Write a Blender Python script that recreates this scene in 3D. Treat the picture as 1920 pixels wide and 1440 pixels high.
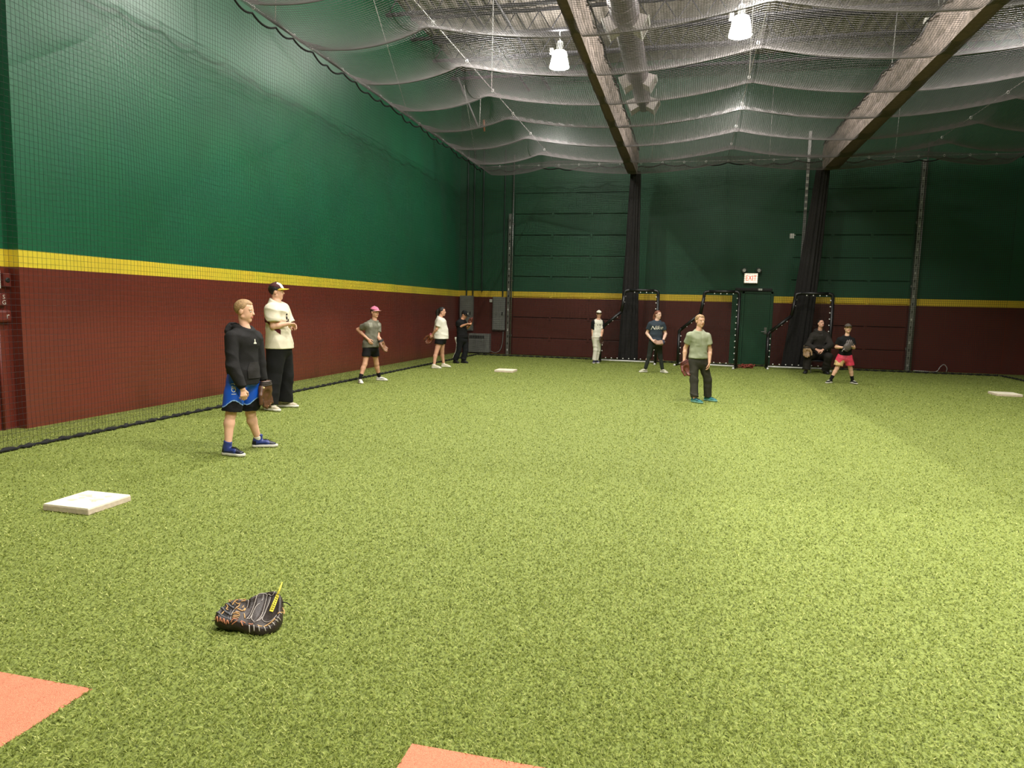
import bpy, bmesh, math, random
import numpy as np
from mathutils import Matrix, Vector

# ------------------------------------------------------------------ scene start
for o in list(bpy.data.objects):
    bpy.data.objects.remove(o)
SC = bpy.context.scene
COL = SC.collection
random.seed(7)
RNG = np.random.default_rng(11)

# ------------------------------------------------------------------ camera
FPX, YAW, PITCH, ROLL, CAMH = 1315.034, -0.240384217, -0.10876078, 0.0241791905, 1.55
def cam_rows():
    fw = np.array([math.sin(YAW)*math.cos(PITCH), math.cos(YAW)*math.cos(PITCH), math.sin(PITCH)])
    r = np.array([math.cos(YAW), -math.sin(YAW), 0.0]); u = np.cross(r, fw)
    return np.array([math.cos(ROLL)*r+math.sin(ROLL)*u, -(-math.sin(ROLL)*r+math.cos(ROLL)*u), fw])
CM = cam_rows()
CC = np.array([0, 0, CAMH])
cd = bpy.data.cameras.new('camera')
cd.sensor_fit = 'HORIZONTAL'; cd.sensor_width = 36.0; cd.lens = FPX/1920*36.0
cd.clip_start = 0.05; cd.clip_end = 200
cam = bpy.data.objects.new('camera', cd); COL.objects.link(cam)
cam.matrix_world = Matrix(((CM[0][0], -CM[1][0], -CM[2][0], 0), (CM[0][1], -CM[1][1], -CM[2][1], 0),
                           (CM[0][2], -CM[1][2], -CM[2][2], CAMH), (0, 0, 0, 1)))
SC.camera = cam
def ray(x, y): return CM.T @ np.array([(x-960)/FPX, (y-720)/FPX, 1.0])
def atz(x, y, z=0.0): d = ray(x, y); return CC+d*((z-CAMH)/d[2])
def atY(x, y, Y): d = ray(x, y); return CC+d*(Y/d[1])

# ------------------------------------------------------------------ world, exposure, lamps
SC.view_settings.view_transform = 'Standard'; SC.view_settings.look = 'None'
SC.view_settings.gamma = 1.0; SC.view_settings.use_curve_mapping = False
SC.view_settings.exposure = 0.72
W = bpy.data.worlds.new('world'); SC.world = W; W.use_nodes = True
W.node_tree.nodes['Background'].inputs[0].default_value = (0.02, 0.022, 0.025, 1)
W.node_tree.nodes['Background'].inputs[1].default_value = 0.3
LAMP_COL = (1.0, 0.955, 0.895)
# high bay lamps: (x, y, z, watts); the first two hang in view and carry a lamp body further down
LAMPS = [(-3.43, 18.2, 7.84, 470), (0.83, 16.6, 7.75, 540),
         (-3.43, 12.3, 7.84, 860), (0.83, 11.4, 7.75, 900), (4.9, 12.6, 7.75, 520),
         (-3.43, 7.8, 7.84, 760), (0.83, 6.2, 7.75, 900), (4.9, 6.2, 7.75, 900),
         (-3.43, 2.6, 7.84, 240), (0.83, 1.0, 7.75, 800), (4.9, 1.0, 7.75, 800)]
for (lx, ly, lz, lw) in LAMPS:
    ld = bpy.data.lights.new('ceiling_lamp_light', 'SPOT')
    ld.energy = lw; ld.color = LAMP_COL; ld.shadow_soft_size = 0.02 if lx < 0 else 0.09
    ld.spot_size = math.radians(150); ld.spot_blend = 0.65
    lo = bpy.data.objects.new('ceiling_lamp_light', ld); COL.objects.link(lo)
    lo.location = (lx, ly, lz-0.40)
    ld = bpy.data.lights.new('ceiling_lamp_spill', 'POINT')          # the clear refractor also throws light sideways and up
    ld.energy = lw*0.18; ld.color = LAMP_COL; ld.shadow_soft_size = 0.12
    lo = bpy.data.objects.new('ceiling_lamp_spill', ld); COL.objects.link(lo); lo.location = (lx, ly, lz+(0.56 if ly > 15 else 0.0))

# ------------------------------------------------------------------ materials
def lin(c): c = c/255.0; return c/12.92 if c <= 0.04045 else ((c+0.055)/1.055)**2.4
def rgb(c): return (lin(c[0]), lin(c[1]), lin(c[2]), 1.0)
MATS = {}
def mat(name, c, rough=0.6, var=0.12, scale=30.0, bump=0.0, bscale=None, metal=0.0, spec=0.5, sheen=0.0):
    if name in MATS: return MATS[name]
    m = bpy.data.materials.new(name); m.use_nodes = True; MATS[name] = m
    nt = m.node_tree; b = nt.nodes['Principled BSDF']
    b.inputs['Roughness'].default_value = rough; b.inputs['Metallic'].default_value = metal
    b.inputs['Specular IOR Level'].default_value = spec
    if sheen: b.inputs['Sheen Weight'].default_value = sheen
    tc = nt.nodes.new('ShaderNodeTexCoord')
    n = nt.nodes.new('ShaderNodeTexNoise'); n.inputs['Scale'].default_value = scale; n.inputs['Detail'].default_value = 4
    nt.links.new(tc.outputs['Object'], n.inputs['Vector'])
    r = nt.nodes.new('ShaderNodeValToRGB'); L = rgb(c)
    r.color_ramp.elements[0].position = 0.3; r.color_ramp.elements[1].position = 0.7
    r.color_ramp.elements[0].color = tuple(v*(1-var) for v in L[:3])+(1,)
    r.color_ramp.elements[1].color = tuple(min(1, v*(1+var)) for v in L[:3])+(1,)
    nt.links.new(n.outputs['Fac'], r.inputs['Fac']); nt.links.new(r.outputs['Color'], b.inputs['Base Color'])
    if bump:
        n2 = nt.nodes.new('ShaderNodeTexNoise'); n2.inputs['Scale'].default_value = bscale or scale*3
        n2.inputs['Detail'].default_value = 3
        nt.links.new(tc.outputs['Object'], n2.inputs['Vector'])
        bp = nt.nodes.new('ShaderNodeBump'); bp.inputs['Strength'].default_value = bump; bp.inputs['Distance'].default_value = 0.01
        nt.links.new(n2.outputs['Fac'], bp.inputs['Height']); nt.links.new(bp.outputs['Normal'], b.inputs['Normal'])
    return m
def emit(name, c, s):
    m = bpy.data.materials.new(name); m.use_nodes = True; b = m.node_tree.nodes['Principled BSDF']
    b.inputs['Base Color'].default_value = rgb(c); b.inputs['Emission Color'].default_value = rgb(c)
    b.inputs['Emission Strength'].default_value = s; return m
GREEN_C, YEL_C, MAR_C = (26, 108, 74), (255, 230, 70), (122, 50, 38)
GREEN_B, YEL_B, MAR_B = (32, 84, 57), (240, 205, 60), (92, 38, 28)  # same bands darkened: weaker light on the back wall put into the paint
def wall_paint(name, z0, z1, rough, dim=1.0, cols=(GREEN_C, YEL_C, MAR_C)):
    """maroon below, yellow stripe, green above: painted bands at fixed heights"""
    m = bpy.data.materials.new(name); m.use_nodes = True; nt = m.node_tree; b = nt.nodes['Principled BSDF']
    g = nt.nodes.new('ShaderNodeNewGeometry'); s = nt.nodes.new('ShaderNodeSeparateXYZ')
    nt.links.new(g.outputs['Position'], s.inputs[0])
    mr = nt.nodes.new('ShaderNodeMapRange'); mr.inputs['From Min'].default_value = 0; mr.inputs['From Max'].default_value = 10
    nt.links.new(s.outputs['Z'], mr.inputs['Value'])
    r = nt.nodes.new('ShaderNodeValToRGB'); r.color_ramp.interpolation = 'CONSTANT'
    e = r.color_ramp.elements; e[0].position = 0; e[0].color = rgb(cols[2])
    e[1].position = z0/10; e[1].color = rgb(cols[1])
    k = e.new(z1/10); k.color = rgb(cols[0])
    nt.links.new(mr.outputs[0], r.inputs['Fac'])
    n = nt.nodes.new('ShaderNodeTexNoise'); n.inputs['Scale'].default_value = 1.3; n.inputs['Detail'].default_value = 5
    nt.links.new(g.outputs['Position'], n.inputs['Vector'])
    mx = nt.nodes.new('ShaderNodeMix'); mx.data_type = 'RGBA'; mx.blend_type = 'MULTIPLY'; mx.inputs[0].default_value = 0.25
    nt.links.new(r.outputs['Color'], mx.inputs[6]); nt.links.new(n.outputs['Color'], mx.inputs[7])
    nt.links.new(mx.outputs[2], b.inputs['Base Color'])
    n2 = nt.nodes.new('ShaderNodeTexNoise'); n2.inputs['Scale'].default_value = 60
    nt.links.new(g.outputs['Position'], n2.inputs['Vector'])
    bp = nt.nodes.new('ShaderNodeBump'); bp.inputs['Strength'].default_value = 0.25; bp.inputs['Distance'].default_value = 0.004
    nt.links.new(n2.outputs['Fac'], bp.inputs['Height']); nt.links.new(bp.outputs['Normal'], b.inputs['Normal'])
    b.inputs['Roughness'].default_value = rough; b.inputs['Specular IOR Level'].default_value = dim
    return m

# ------------------------------------------------------------------ object helpers
def link(o, parent=None):
    COL.objects.link(o)
    if parent is not None: o.parent = parent
    return o
def tag(o, label=None, cat=None, group=None, kind=None):
    if label: o['label'] = label
    if cat: o['category'] = cat
    if group: o['group'] = group
    if kind: o['kind'] = kind
    return o
def thing(name, label, cat, loc=(0, 0, 0), rz=0.0, group=None):
    o = bpy.data.objects.new(name, None); o.empty_display_size = 0.1; link(o)
    o.location = loc; o.rotation_euler = (0, 0, rz)
    return tag(o, label, cat, group)
def mesh_np(name, V, F, mats, parent=None, smooth=True, midx=None, attr=None, loc=None):
    """V (n,3) world coordinates (or local to loc / parent), F (m,k) equal-sized faces"""
    V = np.asarray(V, np.float32); F = np.asarray(F, np.int32)
    if loc is not None: V = V-np.asarray(loc, np.float32)
    elif parent is not None and parent.rotation_euler.z == 0.0:
        pl = np.array(parent.location, np.float32); pp = parent.parent
        while pp is not None: pl = pl+np.array(pp.location, np.float32); pp = pp.parent
        V = V-pl
    me = bpy.data.meshes.new(name); k = F.shape[1]
    me.vertices.add(len(V)); me.vertices.foreach_set('co', V.ravel())
    me.loops.add(F.size); me.loops.foreach_set('vertex_index', F.ravel())
    me.polygons.add(len(F)); me.polygons.foreach_set('loop_start', np.arange(0, F.size, k, dtype=np.int32))
    me.polygons.foreach_set('use_smooth', np.full(len(F), smooth, dtype=bool))
    for m in (mats if isinstance(mats, (list, tuple)) else [mats]): me.materials.append(m)
    if midx is not None: me.polygons.foreach_set('material_index', np.asarray(midx, np.int32))
    if attr is not None:
        a = me.attributes.new('rnd', 'FLOAT', 'POINT'); a.data.foreach_set('value', np.asarray(attr, np.float32))
    me.update(calc_edges=True)
    o = bpy.data.objects.new(name, me); link(o, parent)
    if loc is not None: o.location = loc
    return o
class MB:
    """collects boxes, tubes and lofts; build() links them as one mesh"""
    def __init__(s): s.v = []; s.f = []; s.m = []
    def add(s, v, f, m=0):
        n = len(s.v); s.v += [tuple(map(float, p)) for p in v]; s.f += [tuple(i+n for i in q) for q in f]; s.m += [m]*len(f); return s
    def box(s, lo, hi, m=0, bev=0.0):
        x0, y0, z0 = lo; x1, y1, z1 = hi
        if bev <= 0:
            v = [(x0, y0, z0), (x1, y0, z0), (x1, y1, z0), (x0, y1, z0), (x0, y0, z1), (x1, y0, z1), (x1, y1, z1), (x0, y1, z1)]
            return s.add(v, [(0, 3, 2, 1), (4, 5, 6, 7), (0, 1, 5, 4), (1, 2, 6, 5), (2, 3, 7, 6), (3, 0, 4, 7)], m)
        bm = bmesh.new(); bmesh.ops.create_cube(bm, size=1.0)
        for q in bm.verts:
            q.co = Vector(((x0+x1)/2+q.co.x*(x1-x0), (y0+y1)/2+q.co.y*(y1-y0), (z0+z1)/2+q.co.z*(z1-z0)))
        bmesh.ops.bevel(bm, geom=list(bm.edges), offset=bev, segments=2, affect='EDGES', profile=0.5)
        bm.verts.index_update()
        s.add([q.co for q in bm.verts], [[q.index for q in f.verts] for f in bm.faces], m); bm.free(); return s
    def tube(s, pts, r, n=8, m=0, caps=True, closed=False):
        P = [np.asarray(p, float) for p in pts]; k = len(P); rs = r if isinstance(r, (list, tuple, np.ndarray)) else [r]*k
        up = None; rings = []
        for i in range(k):
            if closed: t = P[(i+1) % k]-P[(i-1) % k]
            else: t = P[min(i+1, k-1)]-P[max(i-1, 0)]
            t = t/(np.linalg.norm(t)+1e-12)
            if up is None:
                up = np.array([0, 0, 1.0]) if abs(t[2]) < 0.9 else np.array([1.0, 0, 0])
            a = np.cross(t, up); a /= np.linalg.norm(a)+1e-12; b = np.cross(a, t); up = b
            rings.append([P[i]+rs[i]*(math.cos(2*math.pi*j/n)*a+math.sin(2*math.pi*j/n)*b) for j in range(n)])
        v = [p for g in rings for p in g]; f = []
        for i in range(k if closed else k-1):
            i2 = (i+1) % k
            for j in range(n):
                f.append((i*n+j, i*n+(j+1) % n, i2*n+(j+1) % n, i2*n+j))
        if caps and not closed:
            f.append(tuple(range(n))[::-1]); f.append(tuple((k-1)*n+j for j in range(n)))
        return s.add(v, f, m)
    def lathe(s, prof, c=(0, 0, 0), n=24, m=0):
        v = []; f = []
        for (r, z) in prof:
            v += [(c[0]+r*math.cos(2*math.pi*j/n), c[1]+r*math.sin(2*math.pi*j/n), c[2]+z) for j in range(n)]
        for i in range(len(prof)-1):
            for j in range(n): f.append((i*n+j, i*n+(j+1) % n, (i+1)*n+(j+1) % n, (i+1)*n+j))
        return s.add(v, f, m)
    def build(s, name, mats, parent=None, smooth=False, loc=None, world=True):
        """vertices in world coordinates become local to parent unless world=False"""
        me = bpy.data.meshes.new(name); V = np.array(s.v, float)
        off = np.zeros(3)
        if loc is not None: off = np.array(loc, float)
        elif parent is not None and world:
            pp = parent
            while pp is not None: off = off+np.array(pp.location); pp = pp.parent
        me.from_pydata((V-off).tolist(), [], s.f)
        for q in (mats if isinstance(mats, (list, tuple)) else [mats]): me.materials.append(q)
        me.polygons.foreach_set('material_index', s.m)
        me.polygons.foreach_set('use_smooth', [smooth]*len(s.f)); me.update()
        o = bpy.data.objects.new(name, me); link(o, parent)
        if loc is not None: o.location = loc
        return o
def struct(name, mb, mats, smooth=False, parent=None):
    o = mb.build(name, mats, parent, smooth)
    if parent is None: o['kind'] = 'structure'
    return o
def cr(pts, n=8, closed=False):
    """Catmull-Rom through pts"""
    P = np.asarray(pts, float); k = len(P); out = []
    rng = range(k) if closed else range(k-1)
    for i in rng:
        p0 = P[(i-1) % k] if closed else P[max(i-1, 0)]; p1 = P[i]; p2 = P[(i+1) % k]
        p3 = P[(i+2) % k] if closed else P[min(i+2, k-1)]
        for j in range(n):
            t = j/n
            out.append(0.5*((2*p1)+(-p0+p2)*t+(2*p0-5*p1+4*p2-p3)*t*t+(-p0+3*p1-3*p2+p3)*t**3))
    if not closed: out.append(P[-1])
    return np.array(out)
def cords(strands, r):
    """many polylines (each (k,3)) -> thin three sided cords, as one vertex and quad array"""
    Vs = []; Fs = []; base = 0
    for P in strands:
        k = len(P); t = np.gradient(P, axis=0); t /= np.linalg.norm(t, axis=1, keepdims=True)+1e-12
        ref = np.array([0, 0, 1.0]) if abs(t[k//2][2]) < 0.8 else np.array([1.0, 0, 0])
        a = np.cross(t, ref); a /= np.linalg.norm(a, axis=1, keepdims=True)+1e-12; b = np.cross(a, t)
        ring = np.stack([P+r*(math.cos(q)*a+math.sin(q)*b) for q in (math.pi/2, math.pi*7/6, math.pi*11/6)], 1)
        Vs.append(ring.reshape(-1, 3)); i = np.arange(k-1)[:, None]*3+base; j = np.arange(3)[None]
        jn = (j+1) % 3
        Fs.append(np.stack([i+j, i+jn, i+3+jn, i+3+j], -1).reshape(-1, 4)); base += 3*k
    return np.concatenate(Vs), np.concatenate(Fs)
def text_mesh(s, size, shear=0.0):
    cu = bpy.data.curves.new('lettering', 'FONT'); cu.body = s; cu.size = size; cu.shear = shear
    cu.align_x = 'CENTER'; cu.align_y = 'CENTER'; cu.resolution_u = 2
    o = bpy.data.objects.new('lettering', cu); COL.objects.link(o)
    me = bpy.data.meshes.new_from_object(o.evaluated_get(bpy.context.evaluated_depsgraph_get()))
    V = np.array([v.co[:] for v in me.vertices]); F = [tuple(p.vertices) for p in me.polygons]
    bpy.data.objects.remove(o); bpy.data.curves.remove(cu); bpy.data.meshes.remove(me)
    return V, F

# ------------------------------------------------------------------ shared dimensions
XW, XN, YN, YW, ZR, ZC = -7.44, -6.49, 21.67, 22.55, 5.87, 9.10
XNR, XWR, YB = 8.36, 10.6, -4.0
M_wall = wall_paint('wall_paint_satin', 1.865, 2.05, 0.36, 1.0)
M_wallb = wall_paint('wall_paint_back_shaded', 1.855, 2.04, 0.5, 0.4, (GREEN_B, YEL_B, MAR_B))
M_black = mat('black_paint', (22, 22, 23), 0.5)
M_steel = mat('galvanised_steel', (150, 150, 146), 0.35, 0.2, 12, 0.1, metal=0.7)
M_white = mat('white_plastic', (225, 224, 218), 0.5, 0.04)
M_greymetal = mat('grey_enamel', (120, 122, 118), 0.45, 0.1, 6)
M_joist = mat('joist_primer_grey', (66, 65, 70), 0.6, 0.15, 8)
M_net = mat('black_net_cord', (26, 26, 27), 0.7, 0.1, 5)
M_netc = mat('ceiling_net_cord', (90, 86, 85), 0.6, 0.1, 5)
M_rope = mat('black_rope', (12, 12, 12), 0.85, 0.3, 40)
M_wire = mat('pale_cable', (190, 190, 188), 0.4, 0.1, 20, metal=0.3)
# ================================================================== SETTING
def turf_base():
    m = bpy.data.materials.new('turf_backing'); m.use_nodes = True; nt = m.node_tree; b = nt.nodes['Principled BSDF']
    tc = nt.nodes.new('ShaderNodeTexCoord')
    n = nt.nodes.new('ShaderNodeTexNoise'); n.inputs['Scale'].default_value = 70; n.inputs['Detail'].default_value = 6
    n.inputs['Roughness'].default_value = 0.75
    nt.links.new(tc.outputs['Object'], n.inputs['Vector'])
    r = nt.nodes.new('ShaderNodeValToRGB'); e = r.color_ramp.elements
    e[0].position = 0.36; e[0].color = rgb((84, 96, 40)); e[1].position = 0.62; e[1].color = rgb((142, 155, 70))
    nt.links.new(n.outputs['Fac'], r.inputs['Fac']); nt.links.new(r.outputs['Color'], b.inputs['Base Color'])
    bp = nt.nodes.new('ShaderNodeBump'); bp.inputs['Strength'].default_value = 0.6; bp.inputs['Distance'].default_value = 0.01
    nt.links.new(n.outputs['Fac'], bp.inputs['Height']); nt.links.new(bp.outputs['Normal'], b.inputs['Normal'])
    b.inputs['Roughness'].default_value = 0.8; return m
def blade_mat(name, stops):
    m = bpy.data.materials.new(name); m.use_nodes = True; nt = m.node_tree; b = nt.nodes['Principled BSDF']
    a = nt.nodes.new('ShaderNodeAttribute'); a.attribute_name = 'rnd'
    r = nt.nodes.new('ShaderNodeValToRGB'); e = r.color_ramp.elements
    e[0].position = stops[0][0]; e[0].color = rgb(stops[0][1]); e[1].position = stops[-1][0]; e[1].color = rgb(stops[-1][1])
    for p, c in stops[1:-1]: e.new(p).color = rgb(c)
    nt.links.new(a.outputs['Fac'], r.inputs['Fac']); nt.links.new(r.outputs['Color'], b.inputs['Base Color'])
    b.inputs['Roughness'].default_value = 0.55; b.inputs['Specular IOR Level'].default_value = 0.3
    t = nt.nodes.new('ShaderNodeBsdfTranslucent'); nt.links.new(r.outputs['Color'], t.inputs['Color'])      # thin blades let light through
    mx = nt.nodes.new('ShaderNodeMixShader'); mx.inputs[0].default_value = 0.42
    nt.links.new(b.outputs[0], mx.inputs[1]); nt.links.new(t.outputs[0], mx.inputs[2]); nt.links.new(mx.outputs[0], nt.nodes['Material Output'].inputs[0])
    return m
struct('floor', MB().box((-7.9, YB, -0.12), (XWR, YW+0.1, 0.0)), turf_base())
HOME = [(-5.4, -0.5, -2.22, 2.17), (-0.87, -0.8, 1.6, 2.19)]           # orange turf inlays x0,y0,x1,y1
def blades(n, rmin, rmax, half, wk, hmin, hk, keep, lean=(0.5, 1.25), inner=0.0):
    th = RNG.uniform(inner, half, n)*RNG.choice([-1, 1], n)-0.2404; rr = rmin*np.exp(RNG.uniform(0, 1, n)*math.log(rmax/rmin))
    x = rr*np.sin(th); y = rr*np.cos(th); k = keep(x, y); x, y, rr = x[k], y[k], rr[k]; n = len(x)
    w = wk*rr/(1+rr/9.0)*RNG.uniform(0.6, 1.4, n); h = (hmin+hk*rr)*RNG.uniform(0.7, 1.3, n)
    a = RNG.uniform(0, 2*math.pi, n); ln = RNG.uniform(lean[0], lean[1], n)
    dx, dy = np.cos(a), np.sin(a); sx, sy = -dy, dx
    B = np.stack([x, y, np.zeros(n)], 1); S = np.stack([sx*w/2, sy*w/2, np.zeros(n)], 1)
    mid = B+np.stack([dx*h*0.35*ln, dy*h*0.35*ln, h*0.75], 1)
    tip = B+np.stack([dx*h*1.3*ln, dy*h*1.3*ln, h*(1.15-0.35*ln)], 1)
    low = B*0.55+mid*0.45
    V = np.stack([B, low-S*1.1, low+S*1.1, tip], 1).reshape(-1, 3)          # a leaf bent across its middle
    i = np.arange(n)[:, None]*4
    F = np.stack([i+np.array([[0, 2, 1]]), i+np.array([[1, 2, 3]])], 1).reshape(-1, 3)
    return V, F, np.repeat(RNG.uniform(0, 1, n), 4)
def keep_green(x, y):
    k = (x > -7.4) & (x < 10.4) & (y < 22.45)
    for (a, b, c, d) in HOME: k &= ~((x > a) & (x < c) & (y > b) & (y < d))
    return k
V, F, A = blades(480000, 1.55, 24.5, 0.74, 0.0018, 0.012, 0.0003, keep_green)
V2, F2, A2 = blades(110000, 1.0, 20.0, 1.35, 0.0036, 0.012, 0.0003, keep_green, inner=0.74)      # coarser towards the sides
F = np.concatenate([F, F2+len(V)]); V = np.concatenate([V, V2]); A = np.concatenate([A, A2])
turf = mesh_np('turf_grass', V, F, blade_mat('turf_blade', [(0.0, (92, 104, 42)), (0.4, (134, 147, 62)), (0.75, (162, 173, 84)), (1.0, (212, 217, 136))]), attr=A)
tag(turf, 'short bright green artificial turf covering the whole floor', 'turf', kind='stuff')
M_or = mat('orange_turf', (230, 144, 110), 0.85, 0.18, 160, 0.8, 400)
for i, (a, b, c, d) in enumerate(HOME):
    pad = thing('turf_patch', ['flat orange turf patch with one corner at the left edge', 'flat orange turf patch at the bottom centre edge'][i], 'turf', ((a+c)/2, (b+d)/2, 0))
    MB().box((a, b, 0.0005), (c, d, 0.004)).build('backing', M_or, pad)
    def keep_or(x, y, q=(a, b, c, d)): return (x > q[0]+.004) & (x < q[2]-.004) & (y > q[1]) & (y < q[3]-.004)
    Vp, Fp, Ap = blades(90000, 1.5, 3.6, 0.76, 0.0021, 0.006, 0.0, keep_or)
    q = mesh_np('pile', Vp, Fp, MATS.get('op') or MATS.setdefault('op', blade_mat('orange_pile', [(0.0, (212, 122, 90)), (0.5, (238, 156, 122)), (1.0, (252, 194, 160))])), pad, attr=Ap)
    q['kind'] = 'stuff'

# walls ------------------------------------------------------------
struct('wall_left', MB().box((XW-0.3, 6.525, 0), (XW, YW, ZC)), M_wall)
struct('wall_left_near', MB().box((XW-0.5, YB, 0), (XW-0.15, 6.525, ZC)), M_wall)
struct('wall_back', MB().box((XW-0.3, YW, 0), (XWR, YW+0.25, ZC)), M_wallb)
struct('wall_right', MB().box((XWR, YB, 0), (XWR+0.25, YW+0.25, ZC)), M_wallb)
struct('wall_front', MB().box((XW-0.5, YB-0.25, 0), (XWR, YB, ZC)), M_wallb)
# steel pilaster beside the step of the left wall
pil = MB(); pil.box((XW-0.15, 6.10, 0), (XW-0.12, 6.22, ZC)); struct('trim_1', pil, M_wall)
# roof deck: corrugated sheets over joists
M_deck = mat('roof_deck_cream', (160, 152, 144), 0.7, 0.12, 3, 0.1)
dk = MB(); n = 0; xs = np.arange(XW-0.5, XWR+0.3, 0.075); zs = np.array([0, 0, 0.045, 0.045])
v = []; f = []
for i, x in enumerate(xs):
    z = ZC+zs[i % 4]; v += [(x, YB-0.2, z), (x, YW+0.3, z)]
    if i: f.append((2*i-2, 2*i, 2*i+1, 2*i-1))
dk.add(v, f); dk.box((XW-0.5, YB-0.2, ZC+0.06), (XWR+0.3, YW+0.3, ZC+0.12)); struct('ceiling', dk, M_deck)

# bar joists across the hall
JY = [16.62, 18.2, 19.85, 21.45]
joist0 = thing('bar_joist', 'grey steel bar joist', 'joist', (0, JY[0], 0))
def chord(z):
    m = MB()
    for s in (-0.032, 0.032): m.box((XW, JY[0]+s-0.016, z-0.03), (XWR, JY[0]+s+0.016, z+0.03))
    return m
chord(9.04).build('top_chord', M_joist, joist0)
chord(8.53).build('bottom_chord', M_joist, joist0)
step = 0.62; k = 0; x = XW+0.05
while x < XWR-0.7:
    MB().tube([(x, JY[0], 8.55), (x+step/2, JY[0], 9.02)], 0.016, 6).build('web_bar', M_joist, joist0)
    MB().tube([(x+step/2, JY[0], 9.02), (x+step, JY[0], 8.55)], 0.016, 6).build('web_bar', M_joist, joist0)
    x += step
JLAB = ['grey zigzag bar joist nearest of those seen under the roof deck', 'grey zigzag bar joist second of those seen, behind the lamps',
        'grey zigzag bar joist third of those seen, close before the back wall', 'grey zigzag bar joist right against the back wall']
joist0['label'] = JLAB[0]; joist0['group'] = 'roof bar joists'
for j, yy in enumerate(JY[1:]):
    c = joist0.copy(); COL.objects.link(c); c.location.y = yy; c['label'] = JLAB[j+1]
    for ch in list(joist0.children):
        d = ch.copy(); d.parent = c; COL.objects.link(d)
# pipes running along the hall under the joists
for i, (px_, pz, pr, lab) in enumerate([(-5.2, 8.40, 0.03, 'thin grey conduit under the joists nearest the left wall'), (-4.55, 8.42, 0.045, 'thicker grey pipe under the joists left of the first lamp'),
                                   (-2.55, 8.44, 0.02, 'thin pale conduit under the joists right of the first lamp'), (5.6, 8.25, 0.05, 'grey sprinkler pipe running back beside the right hand joist bay'), (5.75, 8.40, 0.025, 'thin conduit beside the right hand sprinkler pipe')]):
    p = thing('ceiling_pipe', lab, 'pipe', (px_, 12, pz), group='pipes under the roof')
    MB().tube([(px_, 11.5, pz), (px_, YW, pz)], pr, 8).build('pipe_run', M_joist, p, True)
    for yy in JY: MB().box((px_-0.02, yy-0.02, pz), (px_+0.02, yy+0.02, 8.5)).build('hanger', M_joist, p)

# back wall furniture ------------------------------------------------
def overhead_door(name, x0, x1):
    d = MB().box((x0, YW-0.03, 5.22), (x1, YW, 5.34)); root = struct(name, d, M_wallb)
    zs = [0.0, 0.57, 1.24, 1.90, 2.56, 3.22, 3.88, 4.55, 5.2]
    for a, b in zip(zs[:-1], zs[1:]):
        m = MB().box((x0, YW-0.05, a+0.012), (x1, YW+0.01, b-0.012), bev=0.01)
        pn = m.build('door_panel', M_wallb, root)
    for a in zs[1:-1]:
        for q in (0.33, 0.66):
            xh = x0+(x1-x0)*q
            MB().box((xh-0.04, YW-0.075, a-0.07), (xh+0.04, YW-0.05, a+0.07)).build('hinge', M_wallb, root)
overhead_door('door_1', -5.55, -1.75)
overhead_door('door_2', 2.98, 6.18)
for i, x in enumerate((-1.0, 0.1, 1.0, 7.2, 8.3)):
    struct('trim_%d' % (i+2), MB().box((x-0.012, YW-0.008, 0), (x+0.012, YW, ZC)), M_wallb)
M_gdoor = mat('green_door_paint', (26, 76, 50), 0.4, 0.1, 3)
dr = MB().box((1.33, YW-0.02, 0), (2.52, YW, 2.36)); d3 = struct('door_3', dr, M_gdoor)
fr = MB()
fr.box((1.62, YW-0.07, 0), (1.68, YW-0.02, 2.2)); fr.box((2.44, YW-0.07, 0), (2.50, YW-0.02, 2.2)); fr.box((1.62, YW-0.07, 2.14), (2.50, YW-0.02, 2.2))
fr.build('door_frame', M_gdoor, d3); MB().box((1.69, YW-0.05, 0.01), (2.43, YW-0.02, 2.13), bev=0.006).build('door_leaf', M_gdoor, d3)
hd = MB().box((2.30, YW-0.065, 0.93), (2.37, YW-0.05, 1.13)); hd.tube([(2.335, YW-0.07, 1.0), (2.335, YW-0.12, 1.0), (2.21, YW-0.12, 1.0)], 0.012, 8)
hd.build('door_handle', M_steel, d3)
MB().box((1.40, YW-0.14, 2.22), (2.45, YW-0.02, 2.30), bev=0.01).build('door_closer', M_black, d3)
MB().box((2.05, YW-0.15, 2.235), (2.17, YW-0.14, 2.29)).build('closer_label', M_white, d3)
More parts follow.
